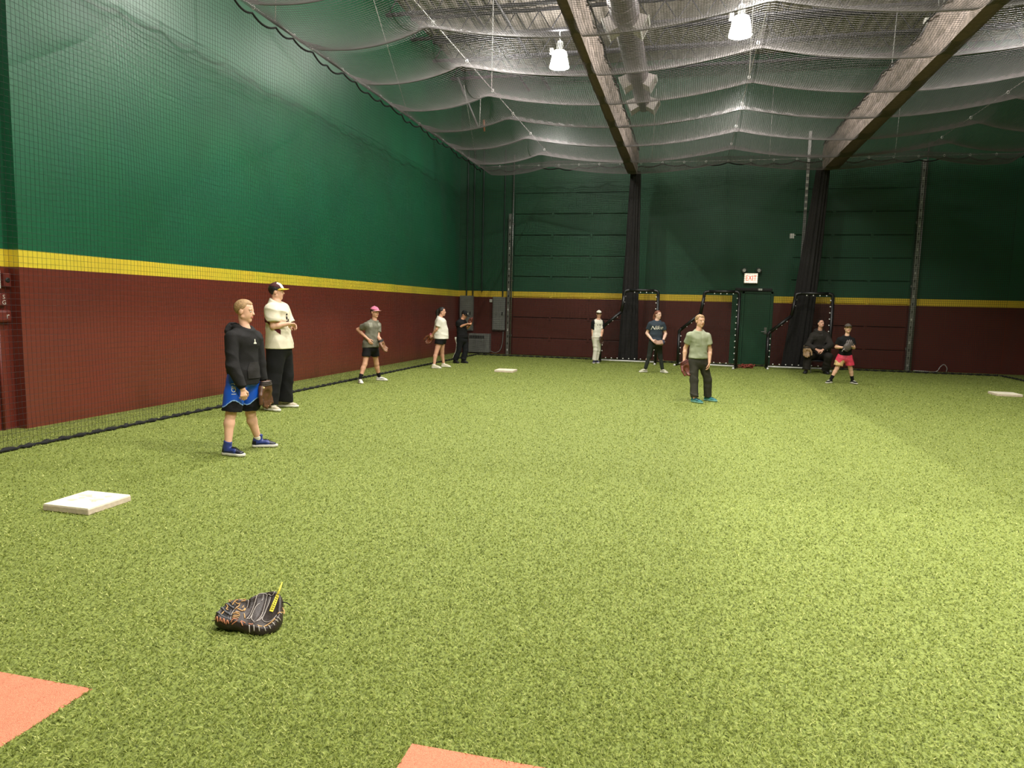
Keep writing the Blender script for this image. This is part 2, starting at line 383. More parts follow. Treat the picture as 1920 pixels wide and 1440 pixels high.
# exit sign with two lamp heads
ex = thing('exit_sign', 'white lit exit sign with red letters and two lamp heads above the green door', 'sign', (1.83, YW, 2.6))
MB().box((1.63, YW-0.10, 2.44), (2.03, YW-0.02, 2.75), bev=0.01).build('housing', mat('sign_white', (235, 232, 220), 0.4, 0.03), ex)
MB().box((1.65, YW-0.112, 2.46), (2.01, YW-0.10, 2.73)).build('lit_face', emit('sign_glow', (255, 236, 214), 0.75), ex)
tv, tf = text_mesh('EXIT', 0.19)
tv = np.stack([1.83+tv[:, 0]*0.82, np.full(len(tv), YW-0.114), 2.595+tv[:, 1]*1.15], 1)
MB().add(tv, tf).build('lettering', emit('sign_red', (245, 50, 25), 0.9), ex)
for s in (-1, 1):
    c0 = (1.83+s*0.21, YW-0.09, 2.83); m = MB()
    m.tube([(c0[0]-s*0.05, YW-0.06, 2.75), (c0[0]-s*0.02, YW-0.07, 2.81)], 0.014, 6)
    bm = bmesh.new(); bmesh.ops.create_cube(bm, size=1.0)
    R = Matrix.Rotation(s*0.6, 3, 'Y') @ Matrix.Diagonal((0.14, 0.09, 0.12))
    m.add([R @ q.co+Vector(c0) for q in bm.verts], [[q.index for q in f.verts] for f in bm.faces]); bm.free()
    h = m.build('lamp_head', mat('lamp_head_grey', (70, 72, 72), 0.3), ex)
    m = MB(); m.lathe([(0.0, 0.0), (0.045, 0.003), (0.05, -0.008)], (0, 0, 0), 14)
    Rr = Matrix.Rotation(math.pi/2, 3, 'X'); vv = [Rr @ Vector(q)+Vector((c0[0], YW-0.14, 2.83)) for q in m.v]; m.v = [tuple(q) for q in vv]
    m.build('lens', M_white, h)
o = MB().box((2.86, YW-0.03, 3.78), (3.02, YW, 3.93), bev=0.008); o.box((2.90, YW-0.036, 3.81), (2.98, YW-0.03, 3.90))
tag(o.build('junction_box', M_white, loc=(2.94, YW, 3.85)), 'small white junction box high on the back wall right of the exit sign', 'outlet')
sw = MB().box((-6.36, YW-0.03, 1.70), (-6.27, YW, 1.80), bev=0.006); sw.box((-6.33, YW-0.04, 1.73), (-6.30, YW-0.03, 1.77))
tag(sw.build('light_switch', M_white, loc=(-6.31, YW, 1.75)), 'small white switch between the two grey panels', 'switch')
for nm, x0, x1, z0, z1, lab in (('a', -7.36, -6.90, 0.75, 1.90, 'grey electrical panel in the back left corner behind the boy in black'),
                                ('b', -6.22, -5.80, 0.79, 1.88, 'grey electrical panel hanging left of the tall door track')):
    e_ = thing('electrical_panel', lab, 'panel', ((x0+x1)/2, YW, z0), group='electrical panels')
    MB().box((x0, YW-0.12, z0), (x1, YW-0.002, z1), bev=0.008).build('case', M_greymetal, e_)
    dd = MB().box((x0+0.03, YW-0.135, z0+0.03), (x1-0.03, YW-0.12, z1-0.03), bev=0.004).build('door', M_greymetal, e_)
    MB().box((x1-0.10, YW-0.15, (z0+z1)/2-0.05), (x1-0.07, YW-0.135, (z0+z1)/2+0.05), bev=0.004).build('latch', M_black, dd)
ht = thing('wall_heater', 'grey louvred floor heater below the electrical panels', 'heater', (-6.65, YW, 0))
MB().box((-7.0, YW-0.22, 0.04), (-6.28, YW, 0.66), bev=0.012).build('case', M_greymetal, ht)
for i in range(9): MB().box((-6.96+i*0.058, YW-0.235, 0.50), (-6.925+i*0.058, YW-0.22, 0.60)).build('grille_slot', M_black, ht)
for i in range(8): MB().box((-6.95, YW-0.232, 0.09+i*0.048), (-6.40, YW-0.22, 0.115+i*0.048)).build('louvre', M_greymetal, ht)
hose = cr([(-6.3, YW-0.1, 0.10), (-6.1, YW-0.15, 0.05), (-5.95, YW-0.12, 0.12), (-5.88, YW-0.06, 0.35), (-5.86, YW-0.04, 0.75)], 6)
tag(MB().tube(hose, 0.014, 6).build('flexible_conduit', M_greymetal, smooth=True, loc=hose[0]), 'pale flexible conduit curling up from the heater', 'conduit')
for i, x in enumerate((-7.15, -6.93, -6.62, -5.9)):
    c_ = MB().tube([(x, YW-0.05, 1.9 if i != 2 else 2.05), (x, YW-0.05, 6.6)], 0.022, 8)
    tag(c_.build('wall_conduit', mat('green_conduit', (20, 52, 42), 0.5), loc=(x, YW-0.05, 2)), ['green painted conduit in the back left corner', 'green painted conduit rising from the corner electrical panel', 'green painted conduit between the two electrical panels', 'green painted conduit beside the left door track'][i], 'conduit', 'conduits on the back wall')
# overhead door tracks: perforated angle with a smaller tube beside
for (x, lab, top) in ((-5.68, 'tall perforated steel door track left of the back wall', 4.55), (6.27, 'tall perforated steel door track on the right of the back wall', 5.95)):
    t = thing('door_track', lab, 'track', (x, YW-0.12, 0), group='overhead door tracks')
    MB().box((x-0.045, YW-0.16, 0), (x-0.035, YW-0.03, top)).box((x-0.045, YW-0.165, 0), (x+0.05, YW-0.155, top)).build('track_rail', M_steel, t)
    for k in range(int(top/0.22)):
        MB().box((x-0.012, YW-0.168, 0.12+k*0.22), (x+0.012, YW-0.164, 0.19+k*0.22)).build('slot', M_black if k % 3 else M_white, t)
    MB().tube([(x+0.085, YW-0.12, 0), (x+0.085, YW-0.12, 6.4)], 0.022, 8).build('side_tube', M_steel, t, True)
    for z in (0.6, 2.4, 4.2): MB().box((x-0.06, YW-0.06, z), (x+0.11, YW-0.02, z+0.06)).build('bracket', M_steel, t)
lp = cr([(6.45, YW-0.1, 0.012), (6.7, YW-0.2, 0.012), (7.0, YW-0.22, 0.012), (7.12, YW-0.18, 0.16), (7.22, YW-0.15, 0.22), (7.30, YW-0.15, 0.12), (7.30, YW-0.12, 0.02)], 6)
tag(MB().tube(lp, 0.012, 6).build('loose_cord', M_wire, smooth=True, loc=lp[0]), 'thin pale cord looped on the floor by the right door track', 'cord')
lp = np.array([(2.86+0.02*math.sin(q*3), YW-0.03, 0.2+q*0.9) for q in np.linspace(0, 6, 30)])
lp = np.array([(3.23, YW-0.06, 0.3), (3.22, YW-0.06, 3.4), (3.23, YW-0.06, 6.85)])
st = thing('wall_strut', 'narrow pale steel strut on the back wall beside the right divider net', 'strut', (3.23, YW-0.06, 0))
MB().box((3.19, YW-0.10, 0.3), (3.27, YW-0.05, 6.85)).build('channel', M_steel, st)
for k in range(9): MB().box((3.20, YW-0.115, 4.6+k*0.19), (3.26, YW-0.10, 4.68+k*0.19)).build('clip', M_white, st)

# fire alarm devices at the left edge, on the set-back wall
M_mbox = mat('maroon_box', (112, 44, 36), 0.5); XF = XW-0.15
hb = thing('alarm_horn', 'maroon square alarm horn with a white strobe plate', 'alarm', (XF, 6.440, 1.72))
MB().box((XF, 6.410, 1.645), (XF+0.06, 6.500, 1.80), bev=0.008).build('horn_box', M_mbox, hb)
MB().box((XF, 6.260, 1.62), (XF+0.05, 6.385, 1.84), bev=0.012).build('strobe_plate', M_white, hb)
MB().box((XF+0.05, 6.290, 1.66), (XF+0.058, 6.355, 1.80)).build('strobe_lens', M_black, hb)
lth = MB(); lth.lathe([(0.0, 0.004), (0.018, 0.006), (0.03, 0.0)], (0, 0, 0), 14)
lth.v = [(XF+0.062+q[2], 6.455+q[0], 1.72+q[1]) for q in lth.v]; lth.build('horn_grille', M_black, hb)
pb = thing('alarm_plate', 'maroon plate with four white marks below the alarm horn', 'alarm', (XF, 6.400, 1.51))
MB().box((XF, 6.260, 1.43), (XF+0.05, 6.450, 1.57), bev=0.01).build('plate', M_mbox, pb)
for (yy, zz, ch) in ((6.340, 1.527, '8'), (6.405, 1.527, 'S'), (6.340, 1.465, '8'), (6.405, 1.465, 'G')):
    tv, tf = text_mesh(ch, 0.07); MB().add(np.stack([np.full(len(tv), XF+0.052), yy+tv[:, 0], zz+tv[:, 1]], 1), tf).build('mark', M_white, pb)
pl = thing('pull_station', 'rounded maroon pull station lowest on the left wall', 'alarm', (XF, 6.410, 1.3))
MB().box((XF, 6.290, 1.24), (XF+0.07, 6.485, 1.385), bev=0.03).build('body', M_mbox, pl)
tv, tf = text_mesh('r', 0.10); MB().add(np.stack([np.full(len(tv), XF+0.072), 6.425+tv[:, 0], 1.315+tv[:, 1]], 1), tf).build('mark', M_white, pl)
cdt = MB().tube([(XF+0.02, 6.350, 1.24), (XF+0.02, 6.350, 0.0)], 0.015, 8)
tag(cdt.build('alarm_conduit', M_mbox, smooth=True, loc=(XF, 6.350, 0)), 'maroon conduit running down from the pull station', 'conduit')

# ================================================================== NETS
CX = [XN, -4.17, 0.94, 6.0, XNR]; CZ = [ZR, 6.02, 6.02, 6.02, ZR]
HY = [3.9, 5.75, 7.55, 9.35, 11.1, 12.9, 14.68, 16.45, 18.35, 20.2, YN]
def zceil(x, y):
    x = np.asarray(x, float); y = np.asarray(y, float)
    i = np.clip(np.searchsorted(CX, x, side='right')-1, 0, 3); X0 = np.array(CX)[i]; X1 = np.array(CX)[i+1]; u = (x-X0)/(X1-X0)
    base = np.array(CZ)[i]*(1-u)+np.array(CZ)[i+1]*u
    j = np.clip(np.searchsorted(HY, y, side='right')-1, 0, len(HY)-2); Y0 = np.array(HY)[j]; Y1 = np.array(HY)[j+1]; v = (y-Y0)/(Y1-Y0)
    sx = np.where(X1-X0 > 3, 0.34, 0.22)*4*u*(1-u); sv = 0.27*4*v*(1-v)*(1-0.25*4*u*(1-u))
    edge = np.clip(np.minimum(x-XN, XNR-x)/0.5, 0, 1)*np.clip((YN-y)/0.5, 0, 1)
    return base-(sx+sv)*edge
NY0 = 6.2
RC = 0.0015
cn = thing('ceiling_net', 'black netting slung in sagging scallops below the roof joists', 'net', (0.9, 14, 6))
S = []
for y in np.arange(NY0, YN, 0.037):
    x = np.linspace(XN, XNR, 106); S.append(np.stack([x, np.full(106, y), zceil(x, y)], 1))
for x in np.arange(XN, XNR+0.01, 0.037):
    y = np.linspace(NY0, YN, 110); S.append(np.stack([np.full(110, x), y, zceil(np.full(110, x), y)], 1))
V, F = cords(S, 0.0029); q = mesh_np('mesh_cords', V, F, M_netc, cn); q['kind'] = 'stuff'
def wob(y, z, t):  # slack of a hanging net
    return 0.045*np.sin(1.7*y+0.8*z+t)*(z/ZR)*(1-z/ZR)*4*0.6+0.02*np.sin(5.1*y+t*2+z)
def side_net(name, lab, axis, c, a0, a1, hooks, hs=0.0485, vs=0.061, t=0.0, back=1):
    root = thing(name, lab, 'net', (c, (a0+a1)/2, 0) if axis == 'y' else ((a0+a1)/2, c, 0), group='upright netting around the field')
    def P(a, z):
        v = np.mod(a-a0, hooks)/hooks; sag = 0.07*4*v*(1-v)*np.exp(-(ZR-z)/0.35)+0.10*(0.5+0.5*np.sin(a*3.3+t))*(z/ZR)**3*0.6
        off = wob(a, z, t)*np.clip(z/0.3, 0, 1); zz = z-sag*(z > 0.05)
        return np.stack([c+off, a, zz], 1) if axis == 'y' else np.stack([a, c+off, zz], 1)
    S = []
    for a in np.arange(a0, a1, hs):
        z = np.linspace(0.02, ZR, 16); S.append(P(np.full(16, a), z))
    na = int((a1-a0)/0.14)
    for z in np.arange(0.05, ZR, vs):
        a = np.linspace(a0, a1, na); S.append(P(a, np.full(na, z)))
    V, F = cords(S, 0.0016 if axis == 'y' else 0.0036); q = mesh_np('mesh_cords', V, F, M_net, root); q['kind'] = 'stuff'
    a = np.linspace(a0, a1, int((a1-a0)/hooks)*8+1)
    top = P(a, np.full(len(a), ZR)); MB().tube(top, 0.016, 6).build('top_rope', M_rope, root, True)
    b = np.arange(a0, a1, 0.045); w = 0.012*np.sin(b*40); bot = np.stack([c+w, b, 0.022+0.006*np.sin(b*63)], 1) if axis == 'y' else np.stack([b, c+w, 0.022+0.006*np.sin(b*63)], 1)
    MB().tube(bot, 0.02+0.008*np.sin(b*29), 6).build('weight_rope', M_rope, root, True)
    return root
side_net('side_net', 'black netting hanging in front of the long left wall', 'y', XN, 3.0, YN, 0.56)
side_net('back_net', 'black netting hanging across the back wall', 'x', YN, XN, XNR, 0.62, 0.0485, 0.061, 1.3)
side_net('side_net', 'black netting hanging at the far right corner', 'y', XNR, 13.0, YN, 0.56, 0.0485, 0.061, 2.1)
# steel cables with hooks carrying the nets
M_hook = mat('bright_hook', (225, 225, 222), 0.3, 0.05, 10, metal=0.2)
def hookmb(p):
    m = MB(); x, y, z = p; q = [(x+0.022*math.cos(t), y, z+0.03*math.sin(t)-0.01) for t in np.linspace(0, 2*math.pi, 11)[:-1]]
    return m.tube(q, 0.009, 5, closed=True)
def cable(name, lab, p0, p1, hs, hook_z=-0.0, group='net support cables'):
    p0 = np.array(p0, float); p1 = np.array(p1, float)
    c = thing(name, lab, 'cable', tuple((p0+p1)/2), group=group)
    MB().tube([p0, (p0+p1)/2, p1], 0.008, 6).build('wire_rope', M_wire, c, True)
    proto = None
    for h in hs:
        p = p0+(p1-p0)*h
        if proto is None: proto = hookmb((0, 0, 0)).build('hook', M_hook, c, True, world=False); proto.location = p-np.array(c.location)
        else:
            k = proto.copy(); COL.objects.link(k); k.parent = c; k.location = p-np.array(c.location)
hl = [(y-6.2)/(YN-6.2) for y in np.arange(3.0+0.56*6, YN, 0.56)]
cable('net_cable', 'cable with bright hooks along the top of the left net', (XN, 6.2, ZR+0.04), (XN, YN, ZR+0.04), hl)
cable('net_cable', 'cable with bright hooks along the top of the back net', (XN, YN, ZR+0.04), (XNR, YN, ZR+0.04), [(0.62*k)/(XNR-XN) for k in range(1, 24)])
cable('net_cable', 'cable with bright hooks along the top of the far right net', (XNR, 13, ZR+0.04), (XNR, YN, ZR+0.04), [(0.56*k)/(YN-13) for k in range(1, 15)])
for x, lab in ((-4.17, 'ceiling net cable left of the first lamp'), (0.94, 'ceiling net cable down the middle below the second lamp'), (6.0, 'ceiling net cable on the right of the right beam')):
    cable('net_cable', lab, (x, 6.2, 6.06), (x, YN, 6.06), [(y-6.2)/(YN-6.2) for y in HY[2:-1]])
# hanger wires from the roof
for (a, b, r, lab) in (((-4.17, 14.6, 6.06), (-4.17, 14.6, 8.55), 0.012, 'white hanger wire dropping to the left ceiling cable'),
                       ((0.94, 14.68, 6.06), (0.94, 14.7, 8.55), 0.012, 'white hanger wire dropping to the middle ceiling cable'),
                       ((-6.49, 15.7, 5.95), (-5.9, 11.8, 7.9), 0.009, 'slanting wire reaching the left net cable halfway back'),
                       ((-6.49, 10.3, 5.95), (-6.4, 10.3, 8.5), 0.009, 'upright wire at the near end of the left net cable'),
                       ((-6.49, 21.2, 5.95), (-5.95, 18.2, 7.3), 0.007, 'slanting wire reaching the left net cable near the back corner'),
                       ((4.25, 18.3, 6.1), (4.3, 18.3, 8.55), 0.012, 'white hanger wire beside the right beam'),
                       ((4.75, 16.6, 7.75), (4.75, 16.6, 9.0), 0.010, 'short white wire above the unlit lamp'),
                       ((2.05, 21.5, 5.95), (2.05, 21.5, 7.9), 0.006, 'thin wire behind the middle ceiling cable'),
                       ((-1.2, 21.3, 5.9), (-1.1, 20.3, 7.6), 0.006, 'thin wire below the end of the duct'),
                       ((5.25, 21.4, 5.9), (5.3, 21.4, 8.0), 0.007, 'thin wire near the right door track')):
    a = np.array(a, float); b = np.array(b, float)
    tag(MB().tube([a, (a+b)/2, b], r, 6).build('hanger_wire', M_wire, smooth=True, loc=a), lab, 'wire', 'hanger wires')
# slanting rod with a small copper fitting, left of the duct
rd = thing('bracing_rod', 'pale slanting rod ending in a copper fitting below the left net', 'rod', (-4.6, 19.4, 6.4))
MB().tube([atY(858, 145, 19.4), atY(897, 240, 19.4)], 0.03, 8).build('rod', mat('rod_grey', (120, 120, 122), 0.5), rd, True)
MB().tube([atY(907, 225, 19.4), atY(908, 246, 19.4)], 0.03, 8).build('fitting', mat('copper', (170, 110, 80), 0.4, metal=0.5), rd, True)
MB().tube([atY(897, 240, 19.4), atY(909, 238, 19.4)], 0.018, 6).build('arm', M_wire, rd, True)
MB().tube([atY(901, 180, 19.4), atY(899, 238, 19.4)], 0.015, 6).build('upright', M_wire, rd, True)

# ================================================================== DIVIDER NETS gathered overhead
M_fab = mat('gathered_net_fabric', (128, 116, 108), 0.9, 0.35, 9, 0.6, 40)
M_und_shade = mat('net_fabric_shaded_underside', (88, 70, 82), 0.9, 0.2, 12, 0.4, 60)  # same fabric, shade painted in; magenta tint offsets green floor bounce
M_bun = mat('dense_black_net', (26, 24, 23), 0.95, 0.4, 25, 0.6, 90)
def divider(x0, side, lab, xend, xfoot, gdepth, wend):
    """x0: near bottom edge of the lit face; side +1: lit face looks to +x"""
    root = thing('divider_net', lab, 'net', (x0, 21.1, 0), group='gathered divider nets')
    ys = np.arange(4.0, 21.25, 0.06); n = len(ys)
    t = np.clip((ys-12)/9, 0, 1); X = x0+(xend-x0)*t
    wv = lambda s, f: 0.5*np.sin(ys*f+s)+0.3*np.sin(ys*f*2.3+s*3)+0.2*np.sin(ys*f*5.1+s)
    top = 6.20+0.05*wv(1.0, 2.1)-0.05*np.abs(wv(2.0, 3.7)); rows = []
    thick = (0.15+0.13*t) if side > 0 else (0.24+0.16*t)
    prof = [(0.0, 5.50, 0), (0.0, 5.53, .003), (0.005, 5.64, .014), (0.0, 5.74, .012), (-0.02, 5.755, .0), (0.005, 5.78, .012), (0.005, 5.9, .026), (0.0, 6.05, .026), (-0.02, None, .02)]
    for k, (dx, z, amp) in enumerate(prof):
        zz = top if z is None else np.full(n, z); nz = amp*np.sin(ys*11+k*.6+2*np.sin(ys*1.7))+amp*.6*np.sin(ys*23+k)
        rows.append(np.stack([X+side*(dx+nz), ys, zz], 1))
    bx = X-side*thick
    for k, z in enumerate((6.15, 5.9, 5.7, 5.52)):
        rows.append(np.stack([bx+0.010*np.sin(ys*9+k)*(z > 5.6), ys, np.full(n, z)+(0.04*wv(3.0, 2.9) if k == 0 else 0)], 1))
    rows.append(np.stack([bx*0.5+X*0.5, ys, np.full(n, 5.495)], 1)); rows.append(rows[0])
    V = np.concatenate(rows); i = np.arange(n-1); F = []
    for k in range(len(rows)-1):
        a = k*n+i; q = np.stack([a, a+1, a+1+n, a+n], 1); F.append(q if side < 0 else q[:, ::-1])
    F = np.concatenate(F); F = F[:, ::-1]
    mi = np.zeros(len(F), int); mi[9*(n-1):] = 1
    mesh_np('overhead_fold', V, F, [M_fab, M_und_shade], root, midx=mi)
    tr = MB().box((x0-side*0.09-0.02, 4.0, 6.24), (x0-side*0.09+0.02, 21.3, 6.30)); tr.build('track', M_joist, root)
    e = np.stack([X+side*0.03, ys, top-0.02], 1); MB().tube(e[::2], 0.016, 5).build('edge_rope', M_rope, root, True)
    # gathered hanging part
    zs = np.linspace(0.03, 5.6, 44); m = 72; th = np.linspace(0, 2*math.pi, m, endpoint=False); V = []
    for z in zs:
        s = z/5.6; cx = xfoot+(xend-side*0.05-xfoot)*s**0.8; R = wend*(1.12-0.50*s**1.5)+0.06*max(0, 0.25-s)
        pl = 1+0.16*np.sin(th*13+1.5*s)+0.08*np.sin(th*7-3*s)
        V.append(np.stack([cx+R*pl*np.cos(th), 21.40+gdepth*pl*np.sin(th), np.full(m, z)], 1))
    V = np.concatenate(V); i = np.arange(len(zs)-1)[:, None]*m; j = np.arange(m)[None]; jn = (j+1) % m
    F = np.stack([i+j, i+jn, i+m+jn, i+m+j], -1).reshape(-1, 4)
    mesh_np('hanging_bundle', V, F, M_bun, root)
    mm = MB()
    for k in range(5):
        zz = 1.2+k*0.9; mm.tube([(xfoot, 21.0-gdepth, zz), (xfoot+0.015, 20.98-gdepth, zz-0.08)], 0.008, 5)
    return root
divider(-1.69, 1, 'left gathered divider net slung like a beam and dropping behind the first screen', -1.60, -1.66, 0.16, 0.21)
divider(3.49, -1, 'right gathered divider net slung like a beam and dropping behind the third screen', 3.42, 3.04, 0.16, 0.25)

# ================================================================== DUCT and LAMPS
M_duct = mat('duct_metal', (132, 124, 128), 0.4, 0.12, 6, 0.05, metal=0.3)
M_ductw = mat('duct_boot', (206, 198, 196), 0.45, 0.1, 6)
du = thing('air_duct', 'round grey air duct with boxy side outlets hanging above the net', 'duct', (-1.43, 16, 7.2))
def tubeY(x, z, prof, n=28):
    m = MB(); v = []; f = []
    for (r, y) in prof: v += [(x+r*math.cos(2*math.pi*j/n), y, z+r*math.sin(2*math.pi*j/n)) for j in range(n)]
    for i in range(len(prof)-1):
        for j in range(n): f.append((i*n+j, (i+1)*n+j, (i+1)*n+(j+1) % n, i*n+(j+1) % n))
    return m.add(v, f)
tubeY(-1.43, 7.2, [(0.27, 9.0), (0.27, 14.6), (0.255, 14.7), (0.255, 18.1), (0.21, 18.4), (0.21, 20.3), (0.17, 20.42), (0.0, 20.46)]).build('duct_run', M_duct, du, True)
for y in np.arange(12.0, 18.0, 0.5): tubeY(-1.43, 7.2, [(0.27, y-0.015), (0.285 if y < 14.6 else 0.268, y-0.01), (0.285 if y < 14.6 else 0.268, y+0.01), (0.27, y+0.015)]).build('seam_ring', M_duct, du, True)
for y in (14.5, 18.0, 20.0):
    for s in (-1, 1):
        c = np.array([-1.43, y, 7.2]); dr_ = np.array([s*0.87, -0.1, -0.45]); dr_ /= np.linalg.norm(dr_)
        uu = np.cross(dr_, [0, 1, 0]); uu /= np.linalg.norm(uu); vv = np.array([0, 1.0, 0])
        def rect(d, a, b): return [c+dr_*d+uu*sa*a+vv*sb*b for sa, sb in ((-1, -1), (1, -1), (1, 1), (-1, 1))]
        m = MB(); v = rect(0.15, 0.13, 0.20)+rect(0.42, 0.15, 0.24)+rect(0.40, 0.12, 0.21)
        m.add(v, [(0, 1, 5, 4), (1, 2, 6, 5), (2, 3, 7, 6), (3, 0, 4, 7), (4, 5, 9, 8), (5, 6, 10, 9), (6, 7, 11, 10), (7, 4, 8, 11), (8, 9, 10, 11)])
        b_ = m.build('outlet', M_ductw, du)
        m = MB(); m.add(rect(0.425, 0.17, 0.26)+rect(0.425, 0.125, 0.215), [(0, 1, 5, 4), (1, 2, 6, 5), (2, 3, 7, 6), (3, 0, 4, 7)])
        m.add(rect(0.435, 0.17, 0.26)+rect(0.435, 0.125, 0.215), [(0, 1, 5, 4), (1, 2, 6, 5), (2, 3, 7, 6), (3, 0, 4, 7)]); m.build('flange', M_white, b_)
        for k in range(5):
            o_ = -0.09+k*0.045; p = [c+dr_*0.42+uu*o_+vv*sb*0.21 for sb in (-1, 1)]; MB().tube(p, 0.008, 4).build('vane', M_ductw, b_)
for y in (16.62, 19.85): MB().tube([(-1.43, y, 7.45), (-1.43, y, 8.52)], 0.008, 5).build('hanger_rod', M_wire, du)
M_glow = emit('lamp_glow', (255, 248, 236), 22.0)
def pendant(x, y, z, lab, lit=True):
    L = thing('pendant_lamp', lab, 'lamp', (x, y, z), group='high bay pendant lamps')
    m = MB(); m.lathe([(0.0, 0.17), (0.12, 0.17), (0.165, 0.14), (0.19, 0.06), (0.215, -0.08), (0.245, -0.21), (0.25, -0.235), (0.235, -0.24), (0.0, -0.24)], (x, y, z), 28)
    m.build('refractor', M_glow if lit else M_white, L, True)
    m = MB(); m.lathe([(0, 0.38), (0.07, 0.38), (0.085, 0.36), (0.085, 0.20), (0.11, 0.17), (0, 0.17)], (x, y, z), 20); m.build('ballast', M_greymetal, L, True)
    MB().box((x-0.26, y-0.06, z+0.10), (x-0.16, y+0.06, z+0.23), bev=0.012).build('starter_box', M_white, L)
    MB().tube([(x, y, z+0.38), (x-0.015, y, z+0.6), (x, y, 8.5)], 0.011, 6).build('cord', M_wire, L, True)
    q = [(x+0.02*math.cos(t), y, z+0.40+0.03*math.sin(t)) for t in np.linspace(0, 2*math.pi, 11)[:-1]]
    MB().tube(q, 0.006, 5, closed=True).build('hook', M_steel, L, True)
pendant(-3.43, 18.2, 7.84, 'glowing bell shaped pendant lamp left of the left beam')
pendant(0.83, 16.6, 7.75, 'glowing bell shaped pendant lamp between the beams')
pendant(4.75, 16.9, 7.5, 'unlit white pendant lamp half hidden by the right beam', False)
cb = cr([atY(1462, 0, 17.5), atY(1455, 25, 17.5), atY(1446, 55, 17.5), atY(1447, 66, 17.5), atY(1452, 70, 17.5)], 5)
tag(MB().tube(cb, 0.018, 6).build('power_cable', M_rope, smooth=True, loc=cb[0]), 'black power cable hanging right of the middle lamp', 'cable')

# ================================================================== BASES, SCREENS
M_base = mat('white_base_rubber', (238, 230, 208), 0.6, 0.06, 12, 0.15, 60)
M_baseside = mat('base_side', (206, 190, 170), 0.7, 0.12, 40)
def base(x, y, w, lab, mark=False):
    b = thing('field_base', lab, 'base', (x, y, 0), group='white field bases')
    MB().box((x-w/2, y-w/2, 0.0), (x+w/2, y+w/2, 0.045), bev=0.006).build('side_wall', M_baseside, b)
    MB().box((x-w/2+0.003, y-w/2+0.003, 0.040), (x+w/2-0.003, y+w/2-0.003, 0.052), bev=0.004).build('top_pad', M_base, b)
    if mark:
        m = MB(); rr = random.Random(3)
        for k in range(14):
            cx = x+rr.uniform(-0.13, 0.12); cy = y+rr.uniform(-0.06, 0.10); q = []
            r0 = rr.uniform(0.008, 0.03)
            for j in range(10):
                a = j*0.628; rj = r0*rr.uniform(0.5, 1.1); q.append((cx+rj*1.5*math.cos(a), cy+rj*math.sin(a), 0.0525+k*0.00012))
            m.add(q, [tuple(range(10))])
        m.build('scuff', mat('scuff_tan', (224, 206, 178), 0.8, 0.15, 60), b)
base(-4.27, 4.21, 0.40, 'white square base nearest, on the left front turf', True)
base(-4.18, 16.4, 0.46, 'white square base far off in front of the back left corner')
base(6.42, 16.3, 0.46, 'white square base far off at the right edge')
M_pad = mat('black_foam_pad', (20, 20, 21), 0.42, 0.2, 14, 0.2)
M_tie = mat('white_tie', (228, 228, 224), 0.5, 0.05)
